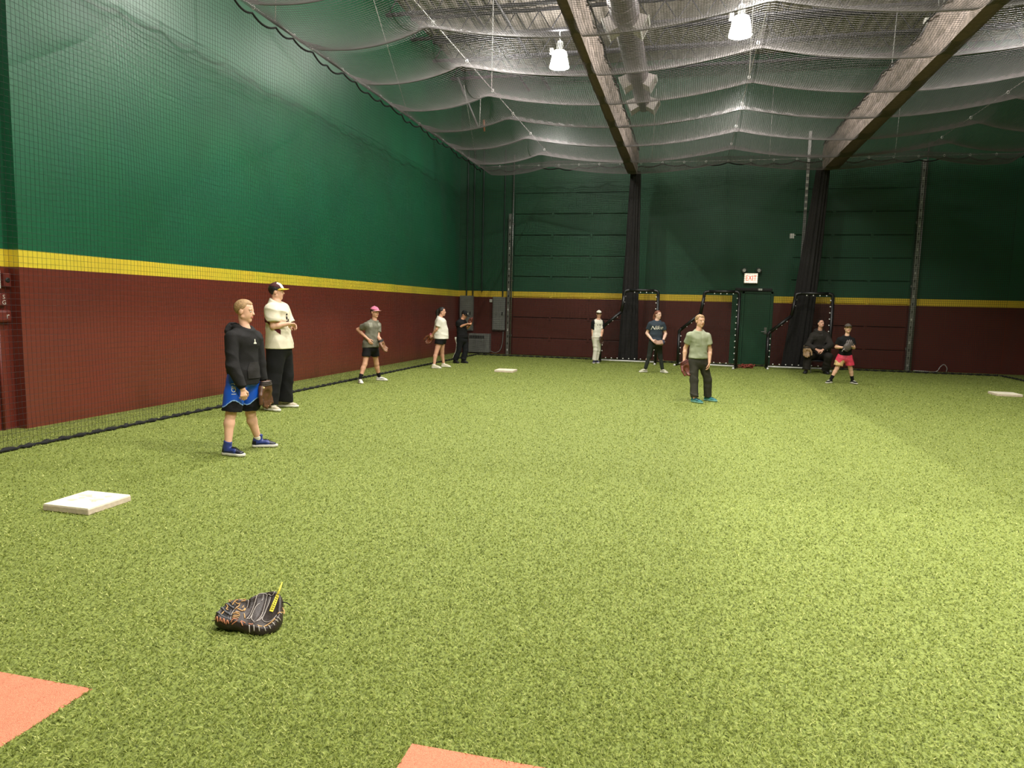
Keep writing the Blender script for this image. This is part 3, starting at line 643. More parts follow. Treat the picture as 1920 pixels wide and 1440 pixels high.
def l_screen(x, y, rz, lab, first=[None]):
    if first[0] is None:
        r = thing('pitching_screen', lab, 'screen', (0, 0, 0), 0, 'pitching screens')
        H_, xl, xr, xm, xn = 2.13, -0.82, 0.80, -0.17, -0.26
        def bar(p, rad=0.045, nm='padded_bar'): return MB().tube(p, rad, 12).build(nm, M_pad, r, True)
        bar([(xr, 0, 0.06), (xr, 0, 1.98)]); bar(cr([(xr, 0, 1.95), (xr-0.02, 0, 2.09), (xr-0.13, 0, H_)], 6)); bar([(xr-0.12, 0, H_), (xm+0.14, 0, H_)])
        bar(cr([(xm+0.15, 0, H_), (xm+0.02, 0, 2.09), (xm, 0, 1.96)], 6)); bar([(xm, 0, 1.97), (xn+0.02, 0, 1.50)]); bar([(xn+0.02, 0, 1.50), (xl+0.05, 0, 1.04)])
        bar(cr([(xl+0.06, 0, 1.05), (xl, 0, 0.98), (xl, 0, 0.9)], 4)); bar([(xl, 0, 0.92), (xl, 0, 0.06)])
        MB().tube([(xl, 0, 0.06), (xr, 0, 0.06)], 0.022, 8).build('base_bar', mat('bar_white', (205, 205, 200), 0.4), r, True)
        for xx in (xl, xr):
            f_ = MB().tube([(xx, -0.36, 0.028), (xx, 0.36, 0.028)], 0.026, 8).build('foot', M_pad, r, True)
            MB().tube([(xx, -0.41, 0.028), (xx, -0.34, 0.028)], 0.03, 8).build('foot_cap', M_white, f_, True)
        out = np.array([(xr, 0.08), (xr, H_), (xm, H_), (xn, 1.50), (xl, 1.02), (xl, 0.08)])
        S = []
        def inside(px_, pz):
            c = False; n = len(out)
            for i in range(n):
                a, b = out[i], out[(i+1) % n]
                if (a[1] > pz) != (b[1] > pz) and px_ < (b[0]-a[0])*(pz-a[1])/(b[1]-a[1])+a[0]: c = not c
            return c
        for xx in np.arange(xl+0.02, xr, 0.045):
            zz = [z for z in np.linspace(0.08, H_, 60) if inside(xx, z)]
            if len(zz) > 2: S.append(np.array([(xx, 0.012*math.sin(q*3+xx*4), q) for q in np.linspace(zz[0], zz[-1], 8)]))
        for z in np.arange(0.1, H_, 0.045):
            xx = [q for q in np.linspace(xl, xr, 80) if inside(q, z)]
            if len(xx) > 2: S.append(np.array([(q, 0.012*math.sin(z*3+q*4), z) for q in np.linspace(xx[0], xx[-1], 8)]))
        V, F = cords(S, 0.0016); q = mesh_np('net', V, F, M_net, r); q['kind'] = 'stuff'
        m = MB(); lp_ = np.vstack([out, out[:1]])
        for a, b in zip(lp_[:-1], lp_[1:]):
            L_ = np.linalg.norm(b-a); nrm = np.array([-(b-a)[1], (b-a)[0]])/L_
            for k in range(1, int(L_/0.17)):
                p = a+(b-a)*k*0.17/L_+nrm*0.055
                m.box((p[0]-0.013, -0.02, p[1]-0.013), (p[0]+0.013, 0.01, p[1]+0.013))
        q = m.build('net_tie', M_tie, r); q['kind'] = 'stuff'
        first[0] = r
        r.location = (x, y, 0); r.rotation_euler = (0, 0, rz)
        return r
    s = first[0]; c = s.copy(); COL.objects.link(c); c.location = (x, y, 0); c.rotation_euler = (0, 0, rz); c['label'] = lab
    for ch in s.children:
        d = ch.copy(); d.parent = c; COL.objects.link(d)
        for g in ch.children: e = g.copy(); e.parent = d; COL.objects.link(e)
    return c
l_screen(-1.62, 20.85, 0.0, 'black padded pitching screen leftmost, behind the girl in navy')
l_screen(0.62, 20.7, -0.22, 'black padded pitching screen in the middle, before the green door')
l_screen(3.08, 20.95, 0.0, 'black padded pitching screen on the right behind the seated man')
hp = MB()
rr = random.Random(5)
for k in range(7):
    c0 = np.array([1.70+rr.uniform(-.18, .18), 20.9+rr.uniform(-.1, .1), 0.03+rr.uniform(0, .05)]); R0 = rr.uniform(.08, .15)
    hp.tube([c0+np.array([R0*math.cos(t), R0*.7*math.sin(t), .03*math.sin(3*t+k)]) for t in np.linspace(0, 2*math.pi, 19)[:-1]], 0.018, 5, closed=True)
tag(hp.build('coiled_rope', mat('rust_rope', (120, 52, 38), 0.8, 0.3, 30), smooth=True, loc=(1.70, 20.9, 0)), 'tangled rust red rope heap at the foot of the green door', 'rope')
# ================================================================== SIGNED-DISTANCE BODIES
# every body, garment, shoe and glove is one smooth closed surface grown from joints
def A3(p): return np.asarray(p, float)
def unit(v): v = A3(v); return v/(np.linalg.norm(v)+1e-12)
def ec(a, b, ra, rb, u=None):
    """tapered limb from a to b; radii are numbers or (across, deep) pairs with u the across direction"""
    a, b = A3(a), A3(b); ab = b-a; L2 = max(ab@ab, 1e-9)
    if u is None:
        def f(P):
            q = P-a; t = np.clip(q@ab/L2, 0, 1); q = q-t[:, None]*ab
            return np.sqrt((q*q).sum(1))-(ra+(rb-ra)*t)
        return f
    w = unit(ab); uu = A3(u)-(A3(u)@w)*w; uu = unit(uu); vv = np.cross(w, uu)
    def f(P):
        q = P-a; t = np.clip(q@ab/L2, 0, 1); q = q-t[:, None]*ab
        ru = ra[0]+(rb[0]-ra[0])*t; rv = ra[1]+(rb[1]-ra[1])*t; m = np.minimum(ru, rv)
        return (np.sqrt((q@uu/ru)**2+(q@vv/rv)**2+(q@w/m)**2)-1)*m
    return f
def el(c, R, rad):
    c = A3(c); R = A3(R); rad = A3(rad); m = rad.min()
    def f(P): q = (P-c)@R.T/rad; return (np.sqrt((q*q).sum(1))-1)*m
    return f
def smin(a, b, k):
    h = np.clip(0.5+0.5*(b-a)/k, 0, 1); return b*(1-h)+a*h-k*h*(1-h)
def uni(fs, k):
    def f(P):
        d = fs[0](P)
        for g in fs[1:]: d = smin(d, g(P), k)
        return d
    return f
def cut(f, p, n):
    """keep what lies behind the plane at p with outward normal n"""
    p = A3(p); n = unit(n)
    return lambda P: np.maximum(f(P), (P-p)@n)
def infl(f, r): return lambda P: f(P)-r
NZ = np.random.default_rng(5).random((24, 24, 24))
def vnoise(Q):
    i = np.floor(Q).astype(int); t = Q-i; t = t*t*(3-2*t); i %= 24; j = (i+1) % 24; r = 0
    for a in (0, 1):
        for b in (0, 1):
            for c in (0, 1):
                w = (t[:, 0] if a else 1-t[:, 0])*(t[:, 1] if b else 1-t[:, 1])*(t[:, 2] if c else 1-t[:, 2])
                r = r+w*NZ[(j if a else i)[:, 0], (j if b else i)[:, 1], (j if c else i)[:, 2]]
    return r
def folds(f, amp, wl, ax=(0, 0, 1), seed=0.0):
    """cloth wrinkles: soft ridged noise stretched along drag lines across ax"""
    ax = unit(ax)
    def g(P):
        d = f(P); s = (P@ax)[:, None]
        Q = (P-s*ax*0.0)*2.2/wl*0.42+s*ax*(0.62/wl)+seed
        n = 1-np.abs(2*vnoise(Q)-1); m = vnoise(Q*0.55+7.3)
        return d-amp*(1.5*n*n*(0.3+m)-0.45)
    return g
CORN = np.array([(i, j, k) for i in (0, 1) for j in (0, 1) for k in (0, 1)])
EDG = [(a, b) for a in range(8) for b in range(a+1, 8) if abs(CORN[a]-CORN[b]).sum() == 1]
def surf(f, lo, hi, h):
    """surface nets on a grid, evaluated only in blocks near the surface"""
    lo = A3(lo); hi = A3(hi); B = 6
    n = np.ceil((hi-lo)/h/B).astype(int)*B; nb = n//B
    g = np.stack(np.meshgrid(*[np.arange(k) for k in nb], indexing='ij'), -1).reshape(-1, 3)
    ctr = lo+(g*B+(B-1)/2)*h; dc = f(ctr); keep = np.abs(dc) < B*h*1.05+0.012
    val = np.where(dc.reshape(nb) < 0, -1.0, 1.0).astype(np.float32)
    val = val.repeat(B, 0).repeat(B, 1).repeat(B, 2)
    off = np.stack(np.meshgrid(*[np.arange(B)]*3, indexing='ij'), -1).reshape(-1, 3)
    idx = (g[keep][:, None]*B+off[None]).reshape(-1, 3)
    val[idx[:, 0], idx[:, 1], idx[:, 2]] = f(lo+idx*h)
    ins = val < 0
    cnt = np.zeros(tuple(n-1), np.int8)
    for c in CORN: cnt += ins[c[0]:n[0]-1+c[0], c[1]:n[1]-1+c[1], c[2]:n[2]-1+c[2]]
    cell = np.argwhere((cnt > 0) & (cnt < 8))
    vid = np.full(tuple(n-1), -1, np.int32); vid[cell[:, 0], cell[:, 1], cell[:, 2]] = np.arange(len(cell))
    cv = np.stack([val[cell[:, 0]+c[0], cell[:, 1]+c[1], cell[:, 2]+c[2]] for c in CORN], 1).astype(float)
    acc = np.zeros((len(cell), 3)); num = np.zeros(len(cell))
    for a, b in EDG:
        va, vb = cv[:, a], cv[:, b]; m = (va < 0) != (vb < 0); t = np.where(m, va/np.where(va == vb, 1, va-vb), 0)
        acc += m[:, None]*(CORN[a]+t[:, None]*(CORN[b]-CORN[a])); num += m
    V = lo+(cell+acc/num[:, None])*h
    F = []
    for ax in range(3):
        b_, c_ = (ax+1) % 3, (ax+2) % 3
        s0 = [slice(None)]*3; s1 = [slice(None)]*3; s0[ax] = slice(0, n[ax]-1); s1[ax] = slice(1, n[ax])
        A_, B_ = ins[tuple(s0)], ins[tuple(s1)]; e = np.argwhere(A_ != B_)
        e = e[(e[:, b_] > 0) & (e[:, c_] > 0) & (e[:, b_] < n[b_]-1) & (e[:, c_] < n[c_]-1)]
        db = np.zeros(3, int); db[b_] = 1; dcx = np.zeros(3, int); dcx[c_] = 1
        get = lambda q: vid[q[:, 0], q[:, 1], q[:, 2]]
        q = np.stack([get(e-db-dcx), get(e-dcx), get(e), get(e-db)], 1)
        fl = ~A_[e[:, 0], e[:, 1], e[:, 2]]; q[fl] = q[fl][:, ::-1]; F.append(q)
    F = np.concatenate(F); F = F[(F >= 0).all(1)]
    return V, F
def grow(name, f, pts, pad, h, mats, parent=None, rule=None, smooth=True):
    pts = A3(pts); V, F = surf(f, pts.min(0)-pad, pts.max(0)+pad, h)
    mi = rule(V[F].mean(1)) if rule is not None else None
    return mesh_np(name, V, F, mats, parent, smooth, mi)
def march(f, P, d, n=60, lim=0.6):
    """slide points P along d until they meet the surface f"""
    P = A3(P).copy(); P0 = P.copy(); d = unit(d); go = np.zeros(len(P))
    for _ in range(n):
        s = np.clip(f(P), -0.01, 0.05)*0.8; P += s[:, None]*d; go += np.abs(s)
    bad = np.abs(f(P)) > 0.012; P[bad] = P0[bad]+d*np.median(go[~bad] if (~bad).any() else [0.0])
    return P
def decal(name, f, V, F, d, m, parent, lift=0.003):
    Q = march(f, V, d)-unit(d)*lift
    return MB().add(Q, F).build(name, m, parent)
def densify(V, F, maxl):
    bm = bmesh.new(); vs = [bm.verts.new(v) for v in V]
    for q in F:
        try: bm.faces.new([vs[i] for i in q])
        except ValueError: pass
    bmesh.ops.triangulate(bm, faces=bm.faces[:])
    for _ in range(4):
        e = [x for x in bm.edges if x.calc_length() > maxl]
        if not e: break
        bmesh.ops.subdivide_edges(bm, edges=e, cuts=1); bmesh.ops.triangulate(bm, faces=bm.faces[:])
    bm.verts.index_update(); V2 = np.array([v.co[:] for v in bm.verts]); F2 = [tuple(v.index for v in q.verts) for q in bm.faces]; bm.free(); return V2, F2

# ------------------------------------------------------------------ people
def skin(c): return mat('skin_%d_%d_%d' % c, c, 0.55, 0.06, 25, 0.05, 200, spec=0.35)
M_eyew = mat('eye_white', (225, 220, 212), 0.3, 0.02); M_iris = mat('eye_dark', (40, 34, 30), 0.3, 0.02)
M_lip = mat('lip', (186, 112, 98), 0.5, 0.05)
def frame(v, ang, pitch=0.0, tilt=0.0):
    """v: horizontal unit camera->person. ang: 0 faces camera, +90 faces image right. returns right(own), fwd, up"""
    rs = np.array([v[1], -v[0], 0.0]); a = math.radians(ang)
    fw = math.cos(a)*(-v)+math.sin(a)*rs
    lf = np.cross([0, 0, 1.0], fw)                       # own left
    p = math.radians(pitch); up = math.cos(p)*np.array([0, 0, 1.0])-math.sin(p)*fw; fw = math.cos(p)*fw+math.sin(p)*np.array([0, 0, 1.0])
    t = math.radians(tilt); lf2 = math.cos(t)*lf+math.sin(t)*up; up2 = math.cos(t)*up-math.sin(t)*lf
    return -lf2, fw, up2
def hand(W, d, n, th, s, curl=0.5, spread=0.0):
    """palm plus five bent fingers. W wrist, d along hand, n palm facing, th thumb side (+1: along cross(d, n))"""
    d = unit(d); n = A3(n)-(A3(n)@d)*d; n = unit(n); x = np.cross(d, n)*th; fs = []
    pal = uni([ec(W, W+d*0.075*s, (0.024*s, 0.016*s), (0.038*s, 0.014*s), x)], 0.01); fs.append(pal)
    K = [(0.029, 0.088, 0.040, 0.040), (0.010, 0.092, 0.044, 0.044), (-0.010, 0.089, 0.041, 0.041), (-0.029, 0.082, 0.033, 0.033)]
    pts = [W, W+d*0.2*s]
    def rot(c): return math.cos(c)*d+math.sin(c)*n
    for i, (ox, oy, l1, l2) in enumerate(K):
        b = W+(x*ox+d*oy*0.92)*s; c1 = curl*(0.8+0.1*i); c2 = curl*2.0; sp = x*(0.14*spread*(1.5-i))
        e1 = b+unit(rot(c1)+sp)*l1*s; e2 = e1+unit(rot(c1+c2*0.6)+sp)*l2*s*0.62; e3 = e2+unit(rot(c1+c2)+sp)*l2*s*0.42; r = (0.0088 if i < 3 else 0.0076)*s
        fs.append(uni([ec(b, e1, r*1.08, r), ec(e1, e2, r, r*0.92), ec(e2, e3, r*0.92, r*0.8)], 0.003)); pts += [e1, e2, e3]
    b = W+(x*0.020+d*0.022+n*0.004)*s; t1 = b+unit(x*0.75+d*0.72+n*0.28)*0.046*s; t2 = t1+unit(x*0.25+d*0.95+n*(0.3+0.4*curl))*0.034*s; t3 = t2+unit(d+n*(0.3+0.7*curl)-x*0.15)*0.024*s
    fs.append(uni([ec(b, t1, 0.015*s, 0.0115*s), ec(t1, t2, 0.0112*s, 0.0098*s), ec(t2, t3, 0.0098*s, 0.0085*s)], 0.004)); pts += [t1, t2, t3]
    f0 = fs[0]
    def f(P):
        dd = f0(P); fin = np.min([g(P) for g in fs[1:]], axis=0); return smin(dd, fin, 0.007*s)
    return f, pts
class Person: pass
def person(sp):
    p = Person(); S = sp['S']; s = S/1.75; g = sp.get('girth', 1.0); p.sp = sp; p.s = s
    feet = [atz(q[0], q[1]) for q in sp['feet']]
    p.base = (feet[0]+feet[1])/2; p.base[2] = 0
    v = unit([p.base[0], p.base[1], 0]); p.v = v; Rh = p.base @ v; p.rs = np.array([v[1], -v[0], 0])
    def J(x, y, dd=0.0): d = ray(x, y); return CC+d*((Rh+dd)/(d@v))
    p.J = J
    root = thing('person', sp['label'], 'person', tuple(p.base)); p.root = root
    r, fw, up = frame(v, sp['at']); p.r, p.fw = r, fw
    hr, hf, hu = frame(v, sp['ah'], sp.get('hp', 0), sp.get('ht', 0)); p.hr, p.hf, p.hu = hr, hf, hu
    pe = J(*sp['pelvis']); ch = J(*sp['chest']); nk = J(*sp['neck']); hc = J(*sp['head']); hh = sp['hh']
    p.pe, p.ch, p.nk, p.hc = pe, ch, nk, hc
    sh = [ch+r*(-1)**i*0.165*s*sp.get('shw', 1.0)+np.array([0, 0, 0.03*s]) for i in (0, 1)]        # 0 own right, 1 own left
    if 'sh' in sp: sh = [J(*q) for q in sp['sh']]
    el_ = [J(*q) for q in sp['elbow']]; wr = [J(*q) for q in sp['wrist']]
    hip = [pe+r*(-1)**i*0.088*s*g for i in (0, 1)]
    if 'hips' in sp: hip = [J(*q) for q in sp['hips']]
    p.sh, p.el, p.wr, p.hip = sh, el_, wr, hip
    # shoes stand on the ground; the ankle rises from the heel end
    p.shoe = []; ank = []; L = 0.175*S
    for i, q in enumerate(sp['feet']):
        fr, ff, fu = frame(v, q[2]); c = feet[i].copy(); c[2] = 0.008
        p.shoe.append((c, ff, fr, L)); ank.append(c-ff*L*0.22+np.array([0, 0, 0.085*s]))
    if 'ankle' in sp: ank = [J(*q) for q in sp['ankle']]
    kn = []
    for i, q in enumerate(sp['knee']):
        dd = q[2] if len(q) > 2 else 0.5*(((ank[i]-p.base)+(hip[i]-p.base))@v)
        kn.append(J(q[0], q[1], dd))
    p.kn, p.ank = kn, ank
    wa = pe*0.55+ch*0.45
    # torso
    hw = lambda a, b: (a*s*g, b*s*g)
    def torso(e=0.0, belly=1.0):
        return uni([ec(pe-np.array([0, 0, 0.03*s]), wa, (0.158*s*g+e, 0.115*s*g+e), (0.138*s*g+e, 0.10*s*g*belly+e), r),
                    ec(wa, ch-np.array([0, 0, 0.02*s]), (0.138*s*g+e, 0.10*s*g*belly+e), (0.158*s*g+e, 0.112*s*g+e), r),
                    ec(sh[0]*0.82+sh[1]*0.18-np.array([0, 0, .02*s]), sh[1]*0.82+sh[0]*0.18-np.array([0, 0, .02*s]), 0.064*s+e, 0.064*s+e),
                    ec(sh[0]*0.7+ch*0.3, nk, 0.05*s+e, 0.048*s+e), ec(sh[1]*0.7+ch*0.3, nk, 0.05*s+e, 0.048*s+e)], 0.05*s)
    p.torso = torso
    def arm(i, e=0.0, k=1.0): return uni([ec(sh[i], el_[i], 0.05*s*k+e, 0.041*s*k+e), ec(el_[i], el_[i]*0.7+wr[i]*0.3, 0.041*s*k+e, 0.042*s*k+e), ec(el_[i]*0.7+wr[i]*0.3, wr[i], 0.042*s*k+e, 0.027*s*k+e)], 0.02*s)
    def leg(i, e=0.0, k=1.0):
        mid = kn[i]*0.72+ank[i]*0.28-fw*0.012*s
        return uni([ec(hip[i], kn[i], 0.088*s*g*k+e, 0.056*s*k+e), ec(kn[i], mid, 0.054*s*k+e, 0.056*s*k+e), ec(mid, ank[i], 0.056*s*k+e, 0.036*s*k+e)], 0.03*s)
    p.arm, p.leg = arm, leg
    # head
    H = lambda x, y, z: hc+(hr*x+hf*y+hu*z)*hh
    R = np.array([hr, hf, hu]); p.H = H; p.R = R
    cran = el(H(0, -0.05, 0.14), R, np.array([0.325, 0.40, 0.355])*hh)
    fc = uni([cran, el(H(0, 0.10, -0.12), R, np.array([0.265, 0.27, 0.36])*hh), ec(H(0, 0.20, -0.36), H(0, 0.25, -0.40), 0.10*hh, 0.085*hh),
              ec(H(-0.20, 0.0, -0.25), H(0, 0.2, -0.38), 0.09*hh, 0.07*hh), ec(H(0.20, 0.0, -0.25), H(0, 0.2, -0.38), 0.09*hh, 0.07*hh)], 0.08*hh)
    nose = ec(H(0, 0.345, 0.03), H(0, 0.405, -0.105), 0.028*hh, 0.050*hh)
    brow = ec(H(-0.17, 0.305, 0.075), H(0.17, 0.305, 0.075), 0.035*hh, 0.035*hh)
    ears = [el(H(q*0.325, -0.04, -0.03), R, np.array([0.045, 0.085, 0.13])*hh) for q in (-1, 1)]
    eyes = [H(q*0.135, 0.318, 0.005) for q in (-1, 1)]; eye = [ec(q, q, 0.046*hh, 0.046*hh) for q in eyes]
    lips = [el(H(0, 0.345, -0.225), R, np.array([0.105, 0.035, 0.022])*hh), el(H(0, 0.342, -0.272), R, np.array([0.09, 0.038, 0.026])*hh)]
    sock = [ec(H(q*0.135, 0.40, 0.005), H(q*0.145, 0.40, 0.005), 0.065*hh, 0.06*hh) for q in (-1, 1)]
    neck = ec(nk-np.array([0, 0, 0.04*s]), H(0, -0.06, -0.25), 0.058*s, 0.053*s)
    p.cran = cran
    def headf(P):
        d = smin(fc(P), nose(P), 0.045*hh); d = smin(d, brow(P), 0.05*hh)
        for q in sock: d = -smin(-d, q(P), 0.05*hh)
        for q in eye: d = np.minimum(d, q(P))
        for q in lips: d = smin(d, q(P), 0.02*hh)
        for q in ears: d = smin(d, q(P), 0.03*hh)
        return d
    hs = []; hpts = []
    for i, h_ in enumerate(sp['hands']):
        if h_ is None: hs.append(None); continue
        dv = sum(a*b for a, b in zip(h_['d'], (p.rs, v, np.array([0, 0, 1.0])))); nv = sum(a*b for a, b in zip(h_['n'], (p.rs, v, np.array([0, 0, 1.0]))))
        f, pts = hand(wr[i], dv, nv, h_.get('t', 1), s*1.02, h_.get('c', 0.5), h_.get('sp', 0.2)); hs.append(f); hpts.append((pts, wr[i], f))
    limbs = [arm(0), arm(1), leg(0), leg(1)]
    feetf = [ec(ank[i], p.shoe[i][0]-p.shoe[i][1]*L*0.08+np.array([0, 0, 0.03]), 0.034*s, 0.024*s) for i in (0, 1)]
    tor = torso(-0.012*s, sp.get('belly', 1.0))
    def body(P):
        d = smin(tor(P), neck(P), 0.04*s)
        for q in limbs: d = smin(d, q(P), 0.03*s)
        for q in feetf: d = smin(d, q(P), 0.02*s)
        d = smin(d, headf(P), 0.02*s)
        for q in hs:
            if q is not None: d = smin(d, q(P), 0.012*s)
        return d
    p.body = body
    hb = max(sp.get('res', 0.012), 0.009)*(1.0 if sp.get('res', 0.012) < 0.0095 else 1.3)
    allp = np.array([pe, ch, *sh, *el_, *wr, *hip, *kn, *ank, H(0, 0, .5), p.shoe[0][0]+p.shoe[0][1]*L*.4, p.shoe[1][0]+p.shoe[1][1]*L*.4])
    V0, F0 = surf(body, allp.min(0)-0.2, allp.max(0)+0.12, hb)
    zones = [(hc, 0.62*hh, sp.get('hres', 0.0072))]
    for pts, w, f in hpts: pts = A3(pts); c = pts.mean(0); zones.append((c, np.linalg.norm(pts-c, axis=1).max()+0.012, sp.get('hdres', 0.0058)))
    C0 = V0[F0].mean(1); keep = np.ones(len(F0), bool)
    for c, rad, _ in zones: keep &= np.linalg.norm(C0-c, axis=1) > rad-hb*0.3
    Vs = [V0]; Fs = [F0[keep]]; nv = len(V0)
    for c, rad, hz in zones:
        V1, F1 = surf(body, c-rad-hz*2, c+rad+hz*2, hz); k = np.linalg.norm(V1[F1].mean(1)-c, axis=1) < rad+hb*0.5
        Vs.append(V1); Fs.append(F1[k]+nv); nv += len(V1)
    V = np.concatenate(Vs); F = np.concatenate(Fs); used = np.unique(F); re = np.full(nv, -1); re[used] = np.arange(len(used)); V = V[used]; F = re[F]
    C = V[F].mean(1); q = (C-hc)@R.T/hh; mi = np.zeros(len(F), int)
    for e_ in eyes:
        dd = np.linalg.norm(C-e_, axis=1)/hh; w = (dd < 0.060) & (q[:, 1] > 0.31); mi[w & (np.abs(q[:, 2]-0.003) < 0.021)] = 1
        ce = (e_-hc)@R.T/hh; ir = w & (np.hypot(q[:, 0]-ce[0], (q[:, 2]-ce[2])*1.1) < 0.028) & (np.abs(q[:, 2]-0.003) < 0.026); mi[ir] = 2
    bz = (np.abs(np.abs(q[:, 0])-0.135) < 0.085) & (np.abs(q[:, 2]-0.095+0.15*np.abs(np.abs(q[:, 0])-0.11)) < 0.02) & (q[:, 1] > 0.25); mi[bz] = 3
    mi[(np.abs(q[:, 0]) < 0.10) & (q[:, 2] < -0.205) & (q[:, 2] > -0.295) & (q[:, 1] > 0.335)] = 4
    if sp.get('beard'): mi[(q[:, 1] > 0.2) & (mi == 0) & (((q[:, 2] < -0.175) & (q[:, 2] > -0.215) & (np.abs(q[:, 0]) < 0.13)) | ((q[:, 2] < -0.36) & (q[:, 2] > -0.5) & (np.abs(q[:, 0]) < 0.09)))] = 3
    mesh_np('body', V, F, [skin(sp['skin']), M_eyew, M_iris, sp['browm'], M_lip], root, True, mi)
    return p
def hair(p, m, t=0.03, front=0.30, back=-0.22, side=0.02, name='hair', res=0.0075, buzz=0.0):
    hh = p.sp['hh']; f0 = infl(p.cran, t*hh); R, hc = p.R, p.hc
    def f(P):
        q = (P-hc)@R.T/hh; y, z, x = q[:, 1], q[:, 2], np.abs(q[:, 0])
        # hairline height as a function of depth: forehead high, temples, down behind the ears
        line = np.where(y > 0.16, front-(0.36-y)*0.0, np.where(y > 0.02, side+(front-side)*(y-0.02)/0.14*0.6, np.where(y > -0.12, side, back+(side-back)*np.clip((y+0.30)/0.18, 0, 1))))
        line = line+np.where(y > 0.16, 0.10*np.clip(x-0.18, 0, 1)*-2.0, 0)
        d = np.maximum(f0(P), (line-z)*hh*0.7)
        return d-0.006*hh*(np.sin(q[:, 0]*60+8*np.sin(q[:, 2]*9))*np.sin(q[:, 1]*46+3*q[:, 2])+0.6*np.sin(q[:, 0]*31+q[:, 1]*17))
    c = p.H(0, -0.05, 0.1)
    return grow(name, f, [c-0.52*hh, c+0.52*hh], 0.01, res, m, p.root)
def cap(p, mcrown, mbrim, label=None, front=None, letter=None, backwards=False):
    hh = p.sp['hh']; H = p.H; R, hc = p.R, p.hc; fl = infl(p.cran, 0.055*hh)
    f = cut(fl, H(0, 0.30, 0.20), -(p.hu*1.0+p.hf*0.16))
    def rule(C):
        q = (C-hc)@R.T/hh; return np.where((q[:, 1] > 0.02) & (np.abs(q[:, 0]) < 0.23+0.1*q[:, 1]) & (q[:, 2] > 0.15), 1, 0)
    c = H(0, -0.05, 0.3)
    o = grow('cap', f, [c-0.55*hh, c+0.55*hh], 0.01, 0.0055, [mcrown, front or mcrown], p.root, rule)
    if label: o['label'] = label
    m = MB(); n = 22; v = []; fcs = []
    for (e, dz) in ((0, 0.012), (1, -0.012)):
        for i in range(n+1):
            a = -1.25+2.5*i/n
            x0, y0 = 0.375*math.sin(a), 0.42*math.cos(a)-0.06; ext = 0.36*max(0.0, math.cos(a*1.15))**0.6
            x1, y1 = x0*1.02, y0+ext
            for (x, y) in ((x0*0.9, y0*0.9), ((x0+x1)/2, (y0+y1)/2), (x1, y1)):
                z = 0.165-0.10*(x/0.37)**2-0.07*max(0, y-0.3)+dz; v.append(H(x, y, z+0.03))
    k = 3*(n+1)
    for i in range(n):
        for j in range(2):
            a = i*3+j; fcs += [(a, a+3, a+4, a+1), (k+a, k+a+1, k+a+4, k+a+3)]
        a = i*3+2; fcs += [(a, a+3, k+a+3, k+a)]; a = i*3; fcs += [(a, k+a, k+a+3, a+3)]
    m.add(v, fcs); m.build('brim', mbrim, o, True)
    bt = H(0, -0.05, 0.14)+p.hu*(0.355+0.06)*hh; mm = MB(); mm.lathe([(0, 0.008), (0.008, 0.006), (0.011, 0.0), (0.0, -0.004)], tuple(bt), 10); mm.build('button', mcrown, o, True)
    if letter:
        tv, tf = text_mesh(letter[0], letter[2] if len(letter) > 2 else 0.07); Vt = np.array([H(0, 0.6, 0.345)+(-p.hr)*q[0]+p.hu*q[1] for q in tv])
        decal('cap_mark', f, Vt, tf, -p.hf, letter[1], o)
    return o
